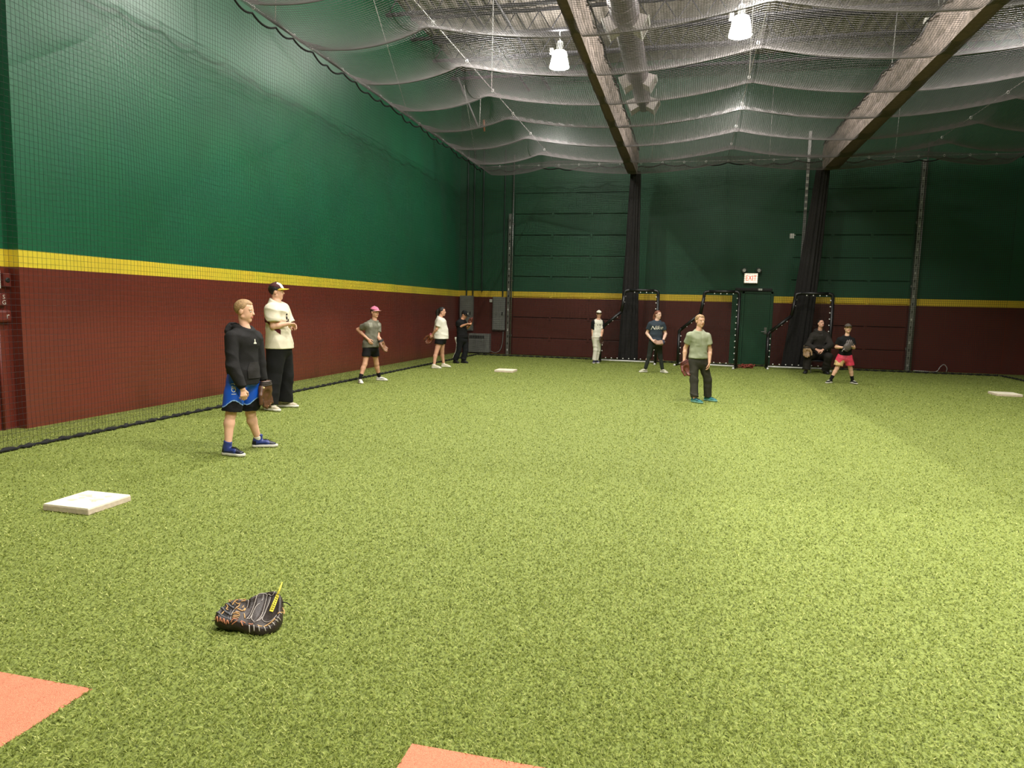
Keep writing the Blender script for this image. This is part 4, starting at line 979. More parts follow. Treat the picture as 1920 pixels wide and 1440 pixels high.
def shoe(p, i, mu, ms, mt=None, swoosh=None, hi=False, laces=None, res=0.006, ankle_m=None):
    c, ff, fr, L = p.shoe[i]; Z = np.array([0, 0, 1.0]); side = 1 if i == 0 else -1
    P_ = lambda y, x, z: c+ff*L*y+fr*L*x+Z*z*L
    sole = cut(cut(uni([ec(P_(-0.36, 0, .06), P_(-0.05, 0, .05), (0.125*L, 0.2*L), (0.125*L, 0.2*L), fr), ec(P_(-0.05, 0, .05), P_(0.30, -0.01*side, .05), (0.13*L, 0.2*L), (0.16*L, 0.2*L), fr), ec(P_(0.30, -0.01*side, .05), P_(0.42, -0.02*side, .05), (0.155*L, 0.2*L), (0.10*L, 0.2*L), fr)], 0.06*L), c, -Z), c+Z*0.095*L, Z)
    top = P_(-0.25, 0, 0.53 if hi else 0.33)
    upf = [ec(P_(-0.34, 0, .12), P_(-0.26, 0, .30), (0.12*L, 0.14*L), (0.13*L, 0.15*L), fr), ec(P_(-0.30, 0, .16), P_(0.10, 0, .16), (0.11*L, 0.16*L), (0.12*L, 0.11*L), fr),
           ec(P_(0.08, 0, .14), P_(0.36, -0.015*side, .10), (0.125*L, 0.13*L), (0.12*L, 0.075*L), fr), ec(P_(-0.22, 0, .2), P_(0.10, 0, .24), (0.10*L, 0.1*L), (0.06*L, 0.04*L), fr)]
    if hi: upf.append(ec(P_(-0.26, 0, .2), P_(-0.22, 0, .50), (0.135*L, 0.165*L), (0.135*L, 0.165*L), fr))
    uf = cut(cut(uni(upf, 0.05*L), c+Z*0.06*L, -Z), top, Z+ff*0.25)
    pts = [P_(-.55, -.2, 0), P_(-.55, .2, 0), P_(.6, -.2, 0), P_(.6, .2, .5)]
    def rule(C):
        q = (C-c)@np.array([fr, ff, Z]).T/L; k = np.zeros(len(C), int)
        if mt is not None: k[(q[:, 1] > 0.20) | ((q[:, 1] < -0.30) & (q[:, 2] < 0.25)) | ((np.abs(q[:, 0]) < 0.06) & (q[:, 1] > -0.05) & (q[:, 2] > 0.2))] = 1
        return k
    o = grow('shoe', uf, pts, 0.03, res, [mu, mt or mu], p.root, rule)
    grow('sole', sole, pts, 0.03, res, ms, o)
    if laces is not None:
        m = MB()
        for k in range(5):
            y = -0.02+k*0.055; q = np.array([P_(y, x, 0.5) for x in np.linspace(-0.075, 0.075, 5)]); q = march(uf, q, -Z)+Z*0.003; m.tube(q, 0.0035, 5)
        m.build('lace', laces, o, True)
    if swoosh is not None:
        for sd in (1, -1):
            a = cr([(-0.30, 0.17), (-0.12, 0.115), (0.02, 0.13), (0.20, 0.20)], 6)[:, :2]; b = cr([(-0.30, 0.17), (-0.16, 0.155), (-0.02, 0.15), (0.20, 0.20)], 6)[:, :2]
            n = len(a); v = [P_(q[0]-0.03, sd*0.3, q[1]) for q in a]+[P_(q[0]-0.03, sd*0.3, q[1]) for q in b]
            decal('shoe_mark', uf, np.array(v), [(k, k+1, n+k+1, n+k) for k in range(n-1)], -fr*sd, swoosh, o, 0.003)
    return o
def sock(p, i, m, h0=0.02, h1=0.12):
    f = p.leg(i, 0.004); a = p.ank[i]; d = unit(p.kn[i]-a)
    g = cut(cut(f, a+d*h1*p.s, d), a-d*0.03, -d)
    return grow('sock', g, [a-0.1, a+0.15], 0.03, 0.007, m, p.root)
def tee(p, m, hem, sleeve=0.62, loose=0.016, name='shirt', rule=None, sl_r=0.018, belly=1.0, fold=0.006, res=0.011, extra=None, hemslope=0.0, long=None, mats2=None, neck_d=0.02, wl=0.13, fax=(0.5, 0.3, 1)):
    s = p.s; t = p.torso(loose*s, belly); fs = []
    for i in (0, 1):
        if long and long[i]:
            fs.append(uni([ec(p.sh[i], p.el[i], 0.062*s+sl_r*s, 0.050*s+sl_r*s), cut(ec(p.el[i], p.wr[i], 0.050*s+sl_r*s, 0.036*s+sl_r*s), p.wr[i]-unit(p.wr[i]-p.el[i])*0.012*s, p.wr[i]-p.el[i])], 0.02*s))
        else:
            e = p.sh[i]+(p.el[i]-p.sh[i])*sleeve
            fs.append(cut(ec(p.sh[i], e+(p.el[i]-p.sh[i])*0.2, 0.058*s+sl_r*s, 0.056*s+sl_r*s), e, p.el[i]-p.sh[i]))
    hz = p.J(p.sp['pelvis'][0], hem)
    skirt = ec(p.pe+np.array([0, 0, .05]), np.array([p.pe[0], p.pe[1], hz[2]-0.06]), (0.162*s*p.sp.get('girth', 1)+loose*s*1.2, 0.122*s*p.sp.get('girth', 1)*belly**0.5+loose*s*1.2), (0.166*s*p.sp.get('girth', 1)+loose*s*1.4, 0.126*s*p.sp.get('girth', 1)*belly**0.5+loose*s*1.4), p.r)
    core = uni([t, skirt]+(extra or []), 0.035*s); base = uni([core]+fs, 0.014*s)
    w = folds(base, fold, wl*s, fax, p.base[0]*3)
    w = cut(w, hz, -np.array([0, 0, 1.0])+p.fw*hemslope)
    nkc = p.nk+np.array([0, 0, 0.035*s])+p.fw*0.012
    hole = ec(nkc-p.fw*0.01-np.array([0, 0, .02*s]), nkc+np.array([0, 0, 0.2])+p.fw*neck_d, 0.056*s, 0.075*s)
    col = p.nk+np.array([0, 0, (0.045 if long else 0.022)*s]); cn_ = unit(np.array([0, 0, 1.0])+p.fw*0.45)
    f = lambda P: np.maximum(-smin(-w(P), hole(P), 0.008), (P-col)@cn_)
    p.shirtf = f
    pts = [p.pe-0.05, p.ch, *p.sh, *p.el, p.nk, [p.pe[0], p.pe[1], hz[2]]]
    if long: pts += [p.wr[i] for i in (0, 1) if long[i]]
    p.hemz = hz[2]
    return grow(name, f, pts, 0.24*s+0.05, res, [m]+(mats2 or []), p.root, rule)
def bottoms(p, m, name, hem=None, loose=0.02, flare=0.02, fold=0.006, res=0.011, waist=0.10, rule=None, mats2=None, cuffs=None, wl=0.16):
    """shorts (hem = image row of the hem) or trousers (hem None)"""
    s = p.s; g = p.sp.get('girth', 1); fs = []; pts = [p.pe, *p.hip, *p.kn]
    for i in (0, 1):
        if hem is not None:
            h = hem if not isinstance(hem, (tuple, list)) else hem[i]
            k = p.J(p.sp['knee'][i][0], h); t = np.clip((p.hip[i][2]-k[2])/max(p.hip[i][2]-p.kn[i][2], .05), 0.3, 1.15); e = p.hip[i]+(p.kn[i]-p.hip[i])*t
            r1 = 0.088*s*g+loose*s; r2 = 0.062*s+(0.088*g-0.062)*s*(1-t)*0.7+(loose+flare)*s
            fs.append(cut(ec(p.hip[i], e+(e-p.hip[i])*0.1, r1, r2), e, unit(e-p.hip[i])*0.5-np.array([0, 0, 0.5])))
        else:
            a = p.ank[i]+np.array([0, 0, 0.0]); fs.append(cut(uni([ec(p.hip[i], p.kn[i], 0.088*s*g+loose*s, 0.056*s+loose*s), ec(p.kn[i], a, 0.056*s+loose*s, 0.040*s+(loose+flare)*s)], 0.03*s), a-unit(a-p.kn[i])*0.012, a-p.kn[i])); pts.append(a)
    hipb = ec(p.pe-np.array([0, 0, 0.045*s]), p.pe+np.array([0, 0, waist*s]), (0.160*s*g+loose*s*.7, 0.118*s*g+loose*s*.7), (0.148*s*g+loose*s*.3, 0.108*s*g+loose*s*.3), p.r)
    base = uni([hipb]+fs, 0.03*s); f = folds(base, fold, wl*s, (0.4, 0.2, 1), p.base[1])
    f = cut(f, p.pe+np.array([0, 0, waist*s]), (0, 0, 1)); p.botf = f
    return grow(name, f, pts, 0.22*s+0.02, res, [m]+(mats2 or []), p.root, rule)

# ------------------------------------------------------------------ gloves
M_lace = mat('glove_lace', (214, 168, 110), 0.6, 0.1, 40)
def glove(label, W, d, n, th, size, c1, c2=None, lace=None, strap=None, open_=0.6):
    """fielding glove: W wrist opening, d towards the finger tips, n the way the palm faces, th thumb side"""
    d = unit(d); n = unit(A3(n)-(A3(n)@d)*d); x = np.cross(d, n)*th; k = size/0.27
    Q = lambda a, b, c: A3(W)+(x*a+d*b+n*c)*k
    m1 = mat('leather_%d_%d_%d' % c1, c1, 0.45, 0.25, 40, 0.15); m2 = mat('leather_%d_%d_%d' % (c2 or c1), c2 or c1, 0.5, 0.2, 40)
    ml = mat('lace_%d_%d_%d' % lace, lace, 0.6, 0.1) if lace else M_lace
    g = thing('baseball_glove', label, 'glove', tuple(W), group=None)
    palm = uni([el(Q(0, .07, 0), [x, d, n], np.array([.085, .095, .04])*k), ec(Q(-.01, -.02, 0), Q(0, .06, 0), (.062*k, .038*k), (.08*k, .04*k), x)], .03*k)
    fs = [palm]
    for i, (a, b, l) in enumerate(((.045, .125, .095), (.012, .135, .105), (-.024, .130, .098), (-.058, .112, .085))):
        p0 = Q(a, b-.02, 0); p1 = Q(a*1.18, b+l*.55, .016*open_+.008); p2 = Q(a*1.16, b+l, .06*open_+.012)
        fs.append(uni([ec(p0, p1, .023*k, .0215*k), ec(p1, p2, .0215*k, .0175*k)], .01*k))
    t0, t1, t2 = Q(.066, .03, .01), Q(.108, .10, .04*open_+.02), Q(.116, .185, .07*open_+.02)
    fs.append(uni([ec(t0, t1, .027*k, .022*k), ec(t1, t2, .022*k, .018*k)], .01*k))
    pocket = ec(Q(.02, .09, .075), Q(.035, .15, .08), .055*k, .05*k); hole = ec(Q(-.005, -.1, 0), Q(-.005, .02, 0), (.045*k, .024*k), (.04*k, .02*k), x)
    u = uni(fs, .012*k)
    def f(P): return -smin(-smin(u(P), u(P)+.001, .001), np.minimum(pocket(P), hole(P)), .012*k)
    pts = [Q(-.12, -.06, -.05), Q(.17, .26, .12), Q(-.12, .26, .12), Q(.17, -.06, -.05)]
    grow('leather_shell', f, pts, .02, .0065, m1, g)
    w = MB()
    for j in range(4):
        a = t1+(t2-t1)*(j/3.0); b = Q(.05+.01*j/3, .14+.075*j/3, .02+.02*j/3*open_); w.tube([a, (a+b)/2+n*.004, b], .006*k, 5)
    for q in (.3, .65):
        w.tube([t1*(1-q)+Q(.05, .14, .02)*q, t2*(1-q)+Q(.06, .215, .04)*q], .006*k, 5)
    w.build('web', m2, g, True)
    l = MB(); tips = [Q(a*1.17, b+lx*.9, .045*open_+.012) for (a, b, lx) in ((.045, .125, .095), (.012, .135, .105), (-.024, .130, .098), (-.058, .112, .085))]
    for a, b in zip(tips[:-1], tips[1:]): l.tube([a, (a+b)/2+n*.010*k, b], .004*k, 5)
    for j in range(7):
        a = Q(-.062+.020*j, .005+.002*abs(j-3), .038-.004*abs(j-3)); l.tube([a, a+x*.012*k+d*.012*k+n*.003], .004*k, 5)
    l.tube([Q(-.05, .0, -.04), Q(-.075, -.05, -.045), Q(-.07, -.09, -.05)], .0035*k, 5)
    l.build('lacing', ml, g, True)
    s_ = MB()
    for yy_ in (-.03, -.014, .002): s_.tube([Q((.066+.4*(yy_+.03))*math.cos(t)-.005, yy_, .044*math.sin(t)) for t in np.linspace(0, 2*math.pi, 19)[:-1]], .0095*k, 6, closed=True)
    s_.build('wrist_strap', mat('strap_%d_%d_%d' % (strap or c1), strap or c1, 0.5, 0.1), g, True)
    return g
# ================================================================== PEOPLE
def cloth(name, c, var=0.14): return mat(name, c, 0.85, var, 18, 0.25, 120, spec=0.25)
B_dark = mat('dark_brows', (58, 42, 32), 0.8); B_lt = mat('light_brows', (150, 112, 72), 0.8); B_mid = mat('mid_brows', (104, 74, 50), 0.8)
H_blond = mat('hair_dark_blond', (160, 128, 88), 0.6, 0.3, 60, 0.4, 200); H_brown = mat('hair_brown', (62, 42, 32), 0.5, 0.3, 60, 0.4, 200)
H_black = mat('hair_black', (24, 19, 17), 0.45, 0.3, 60, 0.4, 200); H_red = mat('hair_auburn', (118, 70, 50), 0.5, 0.3, 60, 0.4, 200)
C_black = cloth('black_cloth', (30, 29, 29)); C_jet = cloth('jet_cloth', (20, 20, 21)); C_white = cloth('white_cloth', (226, 222, 208), 0.05)
C_sole = mat('white_sole', (222, 218, 204), 0.6, 0.08); C_bsole = mat('black_sole', (24, 24, 24), 0.7)
ARMD = lambda a=0.0, b=0.0: (a, b, -1.0)

# --- near boy in the black hoodie ------------------------------------
p = person(dict(label='boy in a black hoodie and blue shorts standing nearest on the left', S=1.53, feet=[(437, 855, 52), (496, 838.5, 84)], at=52, ah=68, hp=-5,
    pelvis=(456, 703), chest=(458, 637), neck=(460, 618), head=(459, 583), hh=0.226, sh=[(434, 633, -0.13), (479, 631, 0.12)], elbow=[(436, 688, -0.21), (487, 682, 0.12)], wrist=[(455, 729, -0.23), (494, 715, 0.10)],
    knee=[(433, 776), (470, 775)], hands=[dict(d=(0.12, 0.0, -1), n=(-0.35, 0.95, 0), t=1, c=0.6), None], skin=(224, 176, 148), browm=B_lt, res=0.0088, hres=0.0042, hdres=0.0036, girth=0.95))
hair(p, H_blond, 0.03, 0.33, -0.20, 0.06, res=0.0055)
def hood(p):
    s = p.s; c = p.nk-p.fw*0.085*s+np.array([0, 0, -0.005]); r, f = p.r, p.fw
    ring = cr([p.nk+f*0.075*s-np.array([0, 0, .055*s]), p.nk+r*0.085*s+f*0.02*s, p.nk+r*0.10*s-f*0.06*s+np.array([0, 0, .02]), p.nk-f*0.10*s+np.array([0, 0, .03]), p.nk-r*0.10*s-f*0.06*s+np.array([0, 0, .02]), p.nk-r*0.085*s+f*0.02*s], 3, True)
    fs = [ec(a, b, 0.031*s, 0.031*s) for a, b in zip(ring, np.roll(ring, -1, 0))]
    fs.append(el(p.nk-f*0.15*s-np.array([0, 0, .03*s]), np.array([r, unit(f+np.array([0, 0, 0.5])), unit(np.array([0, 0, 1])-f*0.5)]), np.array([.135, .07, .115])*s))
    u = uni(fs, 0.02*s); hole = el(p.nk-f*0.13*s+np.array([0, 0, .055*s]), np.array([r, f, [0, 0, 1.0]]), np.array([.075, .045, .06])*s)
    g = lambda P: np.maximum(u(P), -hole(P))
    return folds(g, 0.004, 0.09, (0.3, 0.3, 1), 2.0)
o = tee(p, C_black, 719, loose=0.034, long=[1, 1], sl_r=0.016, name='hoodie', fold=0.008, res=0.008, wl=0.17)
hf = hood(p); grow('hood', hf, [p.nk-0.1, p.nk+0.1], 0.2, 0.007, C_black, o)
# kangaroo pocket, cuffs and the small chest mark
g = lambda a, b, c: p.ch+p.r*a+np.array([0, 0, b])+p.fw*c
pk = [(-.10, -.385), (.10, -.385), (.11, -.30), (.065, -.22), (-.065, -.22), (-.11, -.30)]
Vp, Fp = densify([g(a, b, .4) for a, b in pk], [tuple(range(6))], 0.03); decal('pocket', p.shirtf, Vp, Fp, -p.fw, cloth('pocket_black', (38, 36, 35)), o, 0.010)
mk = [(-.006, .02), (.004, .026), (.008, .012), (.003, .004), (.022, -.012), (.020, -.020), (-.018, -.018), (-.014, -.006), (-.004, .002)]
decal('chest_mark', p.shirtf, np.array([g(-a*1.15, b*1.15-.015, .4) for a, b in mk]), [tuple(range(len(mk)))], -p.fw, C_white, o, 0.004)
for i in (0, 1):
    d = unit(p.wr[i]-p.el[i]); MB().tube([p.wr[i]-d*0.055, p.wr[i]-d*0.03, p.wr[i]-d*0.006], [0.047*p.s, 0.045*p.s, 0.040*p.s], 16).build('cuff', C_jet, o, True)
C_blue = mat('blue_satin', (20, 84, 196), 0.4, 0.12, 6, 0.1, 60)
knm = (p.kn[0]+p.kn[1])/2
def rule(C):
    k = np.zeros(len(C), int); z = C[:, 2]-min(p.kn[0][2], p.kn[1][2])
    for i in (0, 1):
        q = C-p.kn[i]; sd = np.abs(q@p.v) < 9; near = (np.linalg.norm((C-p.hip[i])[:, :2], axis=1)*0+(np.abs(q@p.rs) < 0.20)) > 0
    a = (C-p.pe)@p.rs; wav = 0.085+0.035*np.cos((a+0.09)*2*math.pi/0.24)
    zz = C[:, 2]-p.J(455, 768)[2]
    k[zz < wav] = 1; k[np.abs(zz-wav) < 0.005] = 2; return k
o = bottoms(p, C_blue, 'shorts', hem=(768, 770), loose=0.035, flare=0.012, fold=0.007, res=0.006, rule=rule, mats2=[C_jet, mat('pale_blue_piping', (150, 190, 235), 0.5)], wl=0.12)
tv, tf = text_mesh('ND1', 0.062); a0 = p.J(436, 740, -0.6)
Vt = np.array([a0+p.rs*(q[1]*1.0)-np.array([0, 0, 1])*q[0] for q in tv]); decal('shorts_lettering', p.botf, Vt, tf, p.v, C_white, o, 0.004)
M_navy = mat('shoe_blue_leather', (48, 62, 128), 0.4, 0.12); M_navd = mat('shoe_black_leather', (24, 26, 40), 0.4)
for i in (0, 1): shoe(p, i, M_navy, C_sole, M_navd, M_navd, True, C_jet, 0.0045); sock(p, i, C_white, 0.02, 0.055)
glove('brown fielding glove hanging from the left hand of the boy in the black hoodie', p.J(497, 721, 0.09), (0.0*p.rs+p.v*0.05-np.array([0, 0, 1])), p.rs*0.75-p.v*0.65, 1, 0.27, (86, 55, 33), (64, 40, 25), (186, 140, 88), (44, 32, 26), 0.3); _g = p.J(494.5, 727, -0.02); MB().box(_g-0.008, _g+0.008, bev=0.003).build('strap_label', mat('label_cream', (224, 206, 150), 0.5), COL.objects[-1] if False else [o_ for o_ in COL.objects if o_.name == 'baseball_glove'][0])

# --- coach with the maroon cap ----------------------------------------
p = person(dict(label='young man in a cream jersey and maroon white and yellow cap with folded arms', S=1.79, feet=[(510, 770.5, 42), (540, 763.5, 72)], at=68, ah=82,
    pelvis=(524, 648), chest=(519, 585), neck=(519, 567), head=(519, 546.5), hh=0.236, elbow=[(512, 612, -0.20), (542, 614, 0.16)], wrist=[(541, 607, -0.20), (530, 618, -0.02)],
    knee=[(513, 708), (536, 704)], hands=[dict(d=(0.75, 0.65, -0.15), n=(0.4, -0.3, -0.9), t=1, c=0.7), dict(d=(-0.7, -0.7, 0), n=(-0.6, 0.3, 0.3), t=1, c=0.4)],
    skin=(222, 174, 148), browm=B_dark, res=0.009, hres=0.0042, hdres=0.004))
hair(p, H_black, 0.045, 0.22, -0.52, 0.02)
cap(p, mat('maroon_cap', (66, 22, 26), 0.8, 0.1), mat('yellow_brim', (240, 208, 52), 0.7, 0.06), front=C_white, letter=('B', C_jet, 0.06))
C_cream = cloth('cream_nylon', (216, 208, 186), 0.05); C_maro = cloth('maroon_cloth', (84, 26, 32))
def rule(C):
    a = (C-p.pe)@p.fw; z = C[:, 2]-p.el[0][2]; m = ((C-p.pe)@p.r > 0.02) & (np.abs(z+0.02+0.9*(a-0.02)) < 0.035) & (a > -0.14) & (a < 0.09); return m.astype(int)
o = tee(p, C_cream, 653, 0.74, 0.05, 'jersey', rule, 0.045, fold=0.011, res=0.009, mats2=[C_maro], wl=0.2, neck_d=0.04)
for k in range(4):
    q = march(p.shirtf, [p.ch+p.fw*.5+p.r*0.06+np.array([0, 0, -.03-.05*k])], -p.fw)[0]; MB().box(q-0.011, q+0.011, bev=0.006).build('jersey_button', C_jet, o)
tv, tf = text_mesh('TRIBE'[1:4], 0.07); 
for k in range(5):
    a, b = -0.03*k+.06, -.08-.035*k
    q = np.array([p.ch+p.fw*.5+p.r*(a+dx)+np.array([0, 0, b+dz]) for dx, dz in ((-.012, 0.02), (.012, .024), (.016, -.02), (-.010, -.024))]); decal('chest_lettering', p.shirtf, q, [(0, 1, 2, 3)], -p.fw, C_jet, o, 0.004)
bottoms(p, C_jet, 'trousers', None, 0.050, 0.035, 0.012, 0.009, wl=0.22)
M_cs = mat('cream_shoe', (206, 196, 174), 0.6, 0.1, 30)
for i in (0, 1): shoe(p, i, M_cs, C_sole, mat('cream_shoe_panel', (184, 172, 150), 0.6), C_black, False, C_white)

# --- boy in the pink cap -----------------------------------------------
p = person(dict(label='boy in a pink cap and olive grey tee holding his shirt hem', S=1.44, feet=[(676, 719, 12), (716, 714, 68)], at=38, ah=42,
    pelvis=(695, 650), chest=(698, 612), neck=(702, 601), head=(703, 585.5), hh=0.215, elbow=[(671, 618, 0.05), (709, 632, 0.0)], wrist=[(690, 636, -0.16), (716, 641, -0.16)],
    knee=[(684, 683), (706, 682)], hands=[dict(d=(0.55, -0.1, -0.8), n=(0.3, 0.9, 0), t=1, c=0.35), None], skin=(214, 162, 134), browm=B_dark, res=0.010))
hair(p, H_brown, 0.025, 0.20, -0.28, 0.0); cap(p, mat('pink_cap', (214, 120, 150), 0.8, 0.25, 25), mat('pink_brim', (226, 160, 168), 0.7, 0.1))
C_ol = cloth('olive_grey_cloth', (112, 110, 96)); C_lt = cloth('pale_shoulder_cloth', (146, 144, 130))  # paler grey over both shoulders
o = tee(p, C_ol, 652, 0.62, 0.03, 'shirt', lambda C: ((np.abs(C[:, 2]-p.sh[0][2]-0.01) < 0.045) & (np.abs((C-p.ch)@p.r) > 0.085*p.s) & (np.abs((C-p.ch)@p.r) < 0.16*p.s)).astype(int), 0.022, fold=0.010, mats2=[C_lt], wl=0.12, fax=(0.9, 0.4, 1), hemslope=0.12)
bottoms(p, C_jet, 'shorts', 668, 0.022, 0.012)
M_ws = mat('white_shoe', (224, 222, 214), 0.5, 0.05); M_bl = mat('navy_panel', (60, 72, 120), 0.5)
for i in (0, 1): shoe(p, i, M_ws, C_sole, None, M_bl, False, C_white); sock(p, i, C_jet, 0.02, 0.13)
glove('tan and black fielding glove held at the hip by the boy in the pink cap', p.J(714, 640, -0.18), (0.35*p.rs+p.v*0.1-np.array([0, 0, 0.9])), p.rs*0.8-p.v*0.4, 1, 0.25, (132, 94, 68), (40, 34, 32), (170, 110, 70), (40, 36, 34))

# --- girl in the white tee ----------------------------------------------
p = person(dict(label='girl in a white tee and black shorts with hands behind her back', S=1.52, feet=[(818, 691, 70), (836, 688.5, 72)], at=80, ah=84, girth=1.22, belly=1.25,
    pelvis=(827, 633), chest=(826, 604), neck=(825, 595), head=(829, 584.5), hh=0.215, elbow=[(819, 617, -0.16), (820, 617, 0.2)], wrist=[(811, 627, -0.05), (811, 628, 0.08)],
    knee=[(818, 661), (829, 660)], hands=[dict(d=(-0.6, 0.2, -0.8), n=(0.2, 1, 0), t=1, c=0.5), None], skin=(212, 160, 134), browm=B_dark, res=0.010))
hair(p, H_black, 0.05, 0.36, -0.30, 0.05)
pt = cr([p.H(0, -0.42, 0.12), p.H(0, -0.56, -0.15), p.H(0, -0.52, -0.6), p.H(-.05, -0.50, -1.15)], 6); pf = folds(uni([ec(a, b, ra, rb) for a, b, ra, rb in zip(pt[:-1], pt[1:], np.linspace(.045, .02, 18), np.linspace(.043, .018, 18))], .02), .003, .03, (1, 1, 0))
grow('ponytail', pf, pt, .07, .008, H_black, p.root)
tee(p, C_white, 635, 0.70, 0.03, 'shirt', None, 0.028, belly=1.35, fold=0.008, wl=0.14); bottoms(p, C_jet, 'shorts', 645, 0.022, 0.02)
M_cr = mat('cream_sneaker', (220, 212, 188), 0.6, 0.08)
for i in (0, 1): shoe(p, i, M_cr, C_sole, None, None, False, C_white); sock(p, i, C_white, 0.02, 0.03)
g_ = glove('brown fielding glove with a pink strap held behind the girl in white', p.J(810, 629, 0.05), (-0.45*p.rs+p.v*0.1-np.array([0, 0, 0.9])), -p.rs*0.6-p.v*0.7, 1, 0.27, (104, 56, 30), (90, 48, 26), (190, 130, 70), (222, 120, 140))

# --- boy in black at the corner -----------------------------------------
p = person(dict(label='boy in black cap tee and trousers looking into his glove by the corner', S=1.47, feet=[(855, 681, 35), (871, 681, 48)], at=52, ah=62, hp=-28, girth=1.08,
    pelvis=(867, 634), chest=(865, 607), neck=(866.5, 599), head=(871, 590.5), hh=0.215, elbow=[(859, 614, -0.08), (876, 615, 0.06)], wrist=[(877, 607, -0.22), (882, 609, -0.14)],
    knee=[(860, 658), (873, 657)], hands=[dict(d=(0.9, -0.1, 0.1), n=(0.3, 0.8, -0.3), t=1, c=0.7), None], skin=(206, 150, 118), browm=B_dark, res=0.011))
hair(p, H_black, 0.025, 0.22, -0.3, 0.0); cap(p, C_jet, C_jet, letter=('P', C_white, 0.06)); tee(p, C_jet, 633, 0.66, 0.03, 'shirt', None, 0.024, fold=0.007)
o = bottoms(p, cloth('black_trousers', (24, 25, 28)), 'trousers', None, 0.030, 0.02)
st_ = [p.hip[0]*(1-t)+p.kn[0]*t for t in np.linspace(0.3, 1, 5)]+[p.kn[0]*(1-t)+p.ank[0]*t for t in np.linspace(0.15, 0.92, 6)]
q = march(p.botf, np.array(st_)-p.rs*0.3-p.v*0.05, unit(p.rs+p.v*0.15)); MB().tube(q, 0.006, 5).build('side_stripe', C_white, o, True)
M_bs = mat('black_shoe', (28, 28, 30), 0.5)
for i in (0, 1): shoe(p, i, M_bs, C_bsole, None, None, True)
glove('dark red fielding glove held up by the boy in black at the corner', p.J(880, 608, -0.16), (0.5*p.rs-p.v*0.1+np.array([0, 0, 0.75])), -p.rs*0.8+p.v*0.3, 1, 0.22, (92, 42, 32), None, (190, 150, 130))
bg = thing('batting_glove', 'white batting glove sticking out of a back pocket of the boy in black', 'glove', tuple(p.J(855.5, 640, 0)))
fb = uni([ec(p.J(855, 635), p.J(856.5, 643), 0.035, 0.022)]+[ec(p.J(855+k*.4, 635), p.J(853.2+k*1.2, 632.5), 0.011, 0.010) for k in range(4)], .012); grow('palm', fb, [p.J(855, 632), p.J(857, 645)], .06, .006, C_white, bg)

# --- boy in white uniform by the first screen ------------------------------
p = person(dict(label='boy in white baseball trousers and a white shirt with black sleeves', S=1.53, feet=[(1113.5, 681.6, -5), (1119.5, 681.3, 25)], at=18, ah=8, girth=0.86, shw=0.9,
    pelvis=(1119, 632), chest=(1121, 606), neck=(1122, 599.5), head=(1123, 589), hh=0.205, elbow=[(1111.5, 617, 0), (1129.5, 618, 0)], wrist=[(1111, 630, -0.05), (1127.5, 632, -0.06)],
    knee=[(1117, 656), (1121.5, 656)], hands=[dict(d=(0.0, 0.0, -1), n=(1, 0.2, 0), t=1, c=0.4), None], skin=(216, 166, 140), browm=B_dark, res=0.011))
hair(p, H_black, 0.025, 0.22, -0.25, 0.0); cap(p, C_white, C_jet, front=C_white)
def rule(C): return (np.abs((C-p.ch)@p.r) > 0.135*p.s).astype(int) & (C[:, 2] > p.el[0][2]-0.02)
o = tee(p, C_white, 633, 0.92, 0.02, 'shirt', rule, 0.014, fold=0.005, mats2=[C_jet])
q = np.array([p.ch+p.fw*.5+p.r*x+np.array([0, 0, -.05+z]) for x, z in ((-.05, .012), (.05, .012), (.05, -.012), (-.05, -.012))]); decal('chest_mark', p.shirtf, q, [(0, 1, 2, 3)], -p.fw, C_jet, o, .004)
bottoms(p, C_white, 'trousers', None, 0.018, 0.01)
M_pn = mat('navy_shoe', (34, 34, 66), 0.5)
for i in (0, 1): shoe(p, i, M_pn, C_sole, None, C_white)
glove('dark fielding glove hanging beside the boy in white trousers', p.J(1127, 633, -0.06), (0.05*p.rs-np.array([0, 0, 1.0])), -p.v*0.6+p.rs*0.6, 1, 0.21, (62, 42, 28), None, (120, 90, 60))

# --- girl in the navy tee ----------------------------------------------------
p = person(dict(label='girl in a navy tee with white script and dark leggings, glove at her waist', S=1.58, feet=[(1206, 698.3, -48), (1245, 699.3, 42)], at=3, ah=52,
    pelvis=(1229, 643), chest=(1231, 610), neck=(1232, 601), head=(1234, 590.5), hh=0.215, elbow=[(1213, 625, 0.05), (1248, 626, 0.05)], wrist=[(1223, 638, -0.18), (1243, 640, -0.16)],
    knee=[(1217, 668), (1238, 668)], hands=[dict(d=(0.8, -0.3, -0.45), n=(0, 1, -0.2), t=1, c=0.7), None], skin=(226, 184, 164), browm=B_mid, res=0.010, girth=1.04))
hair(p, H_red, 0.03, 0.34, -0.25, 0.06)
pt = cr([p.H(0, -0.40, 0.0), p.H(0, -0.52, -0.2), p.H(.02, -0.50, -0.55)], 6); grow('ponytail', uni([ec(a, b, .035, .03) for a, b in zip(pt[:-1], pt[1:])], .02), pt, .06, .008, H_red, p.root)
o = tee(p, cloth('navy_cloth', (52, 62, 72)), 638, 0.58, 0.02, 'shirt', None, 0.02, fold=0.008)
tv, tf = text_mesh('Nike', 0.155, 0.35); tv2, tf2 = densify([p.ch+p.fw*.5+(-p.r)*q[0]+np.array([0, 0, q[1]*0.85-.06+q[0]*0.06]) for q in tv], tf, 0.04); decal('chest_script', p.shirtf, tv2, tf2, -p.fw, C_white, o, .005)
bottoms(p, cloth('dark_leggings', (44, 48, 44)), 'leggings', None, 0.006, 0.0, 0.003)
M_gs = mat('pale_runner', (196, 194, 170), 0.6, 0.1)
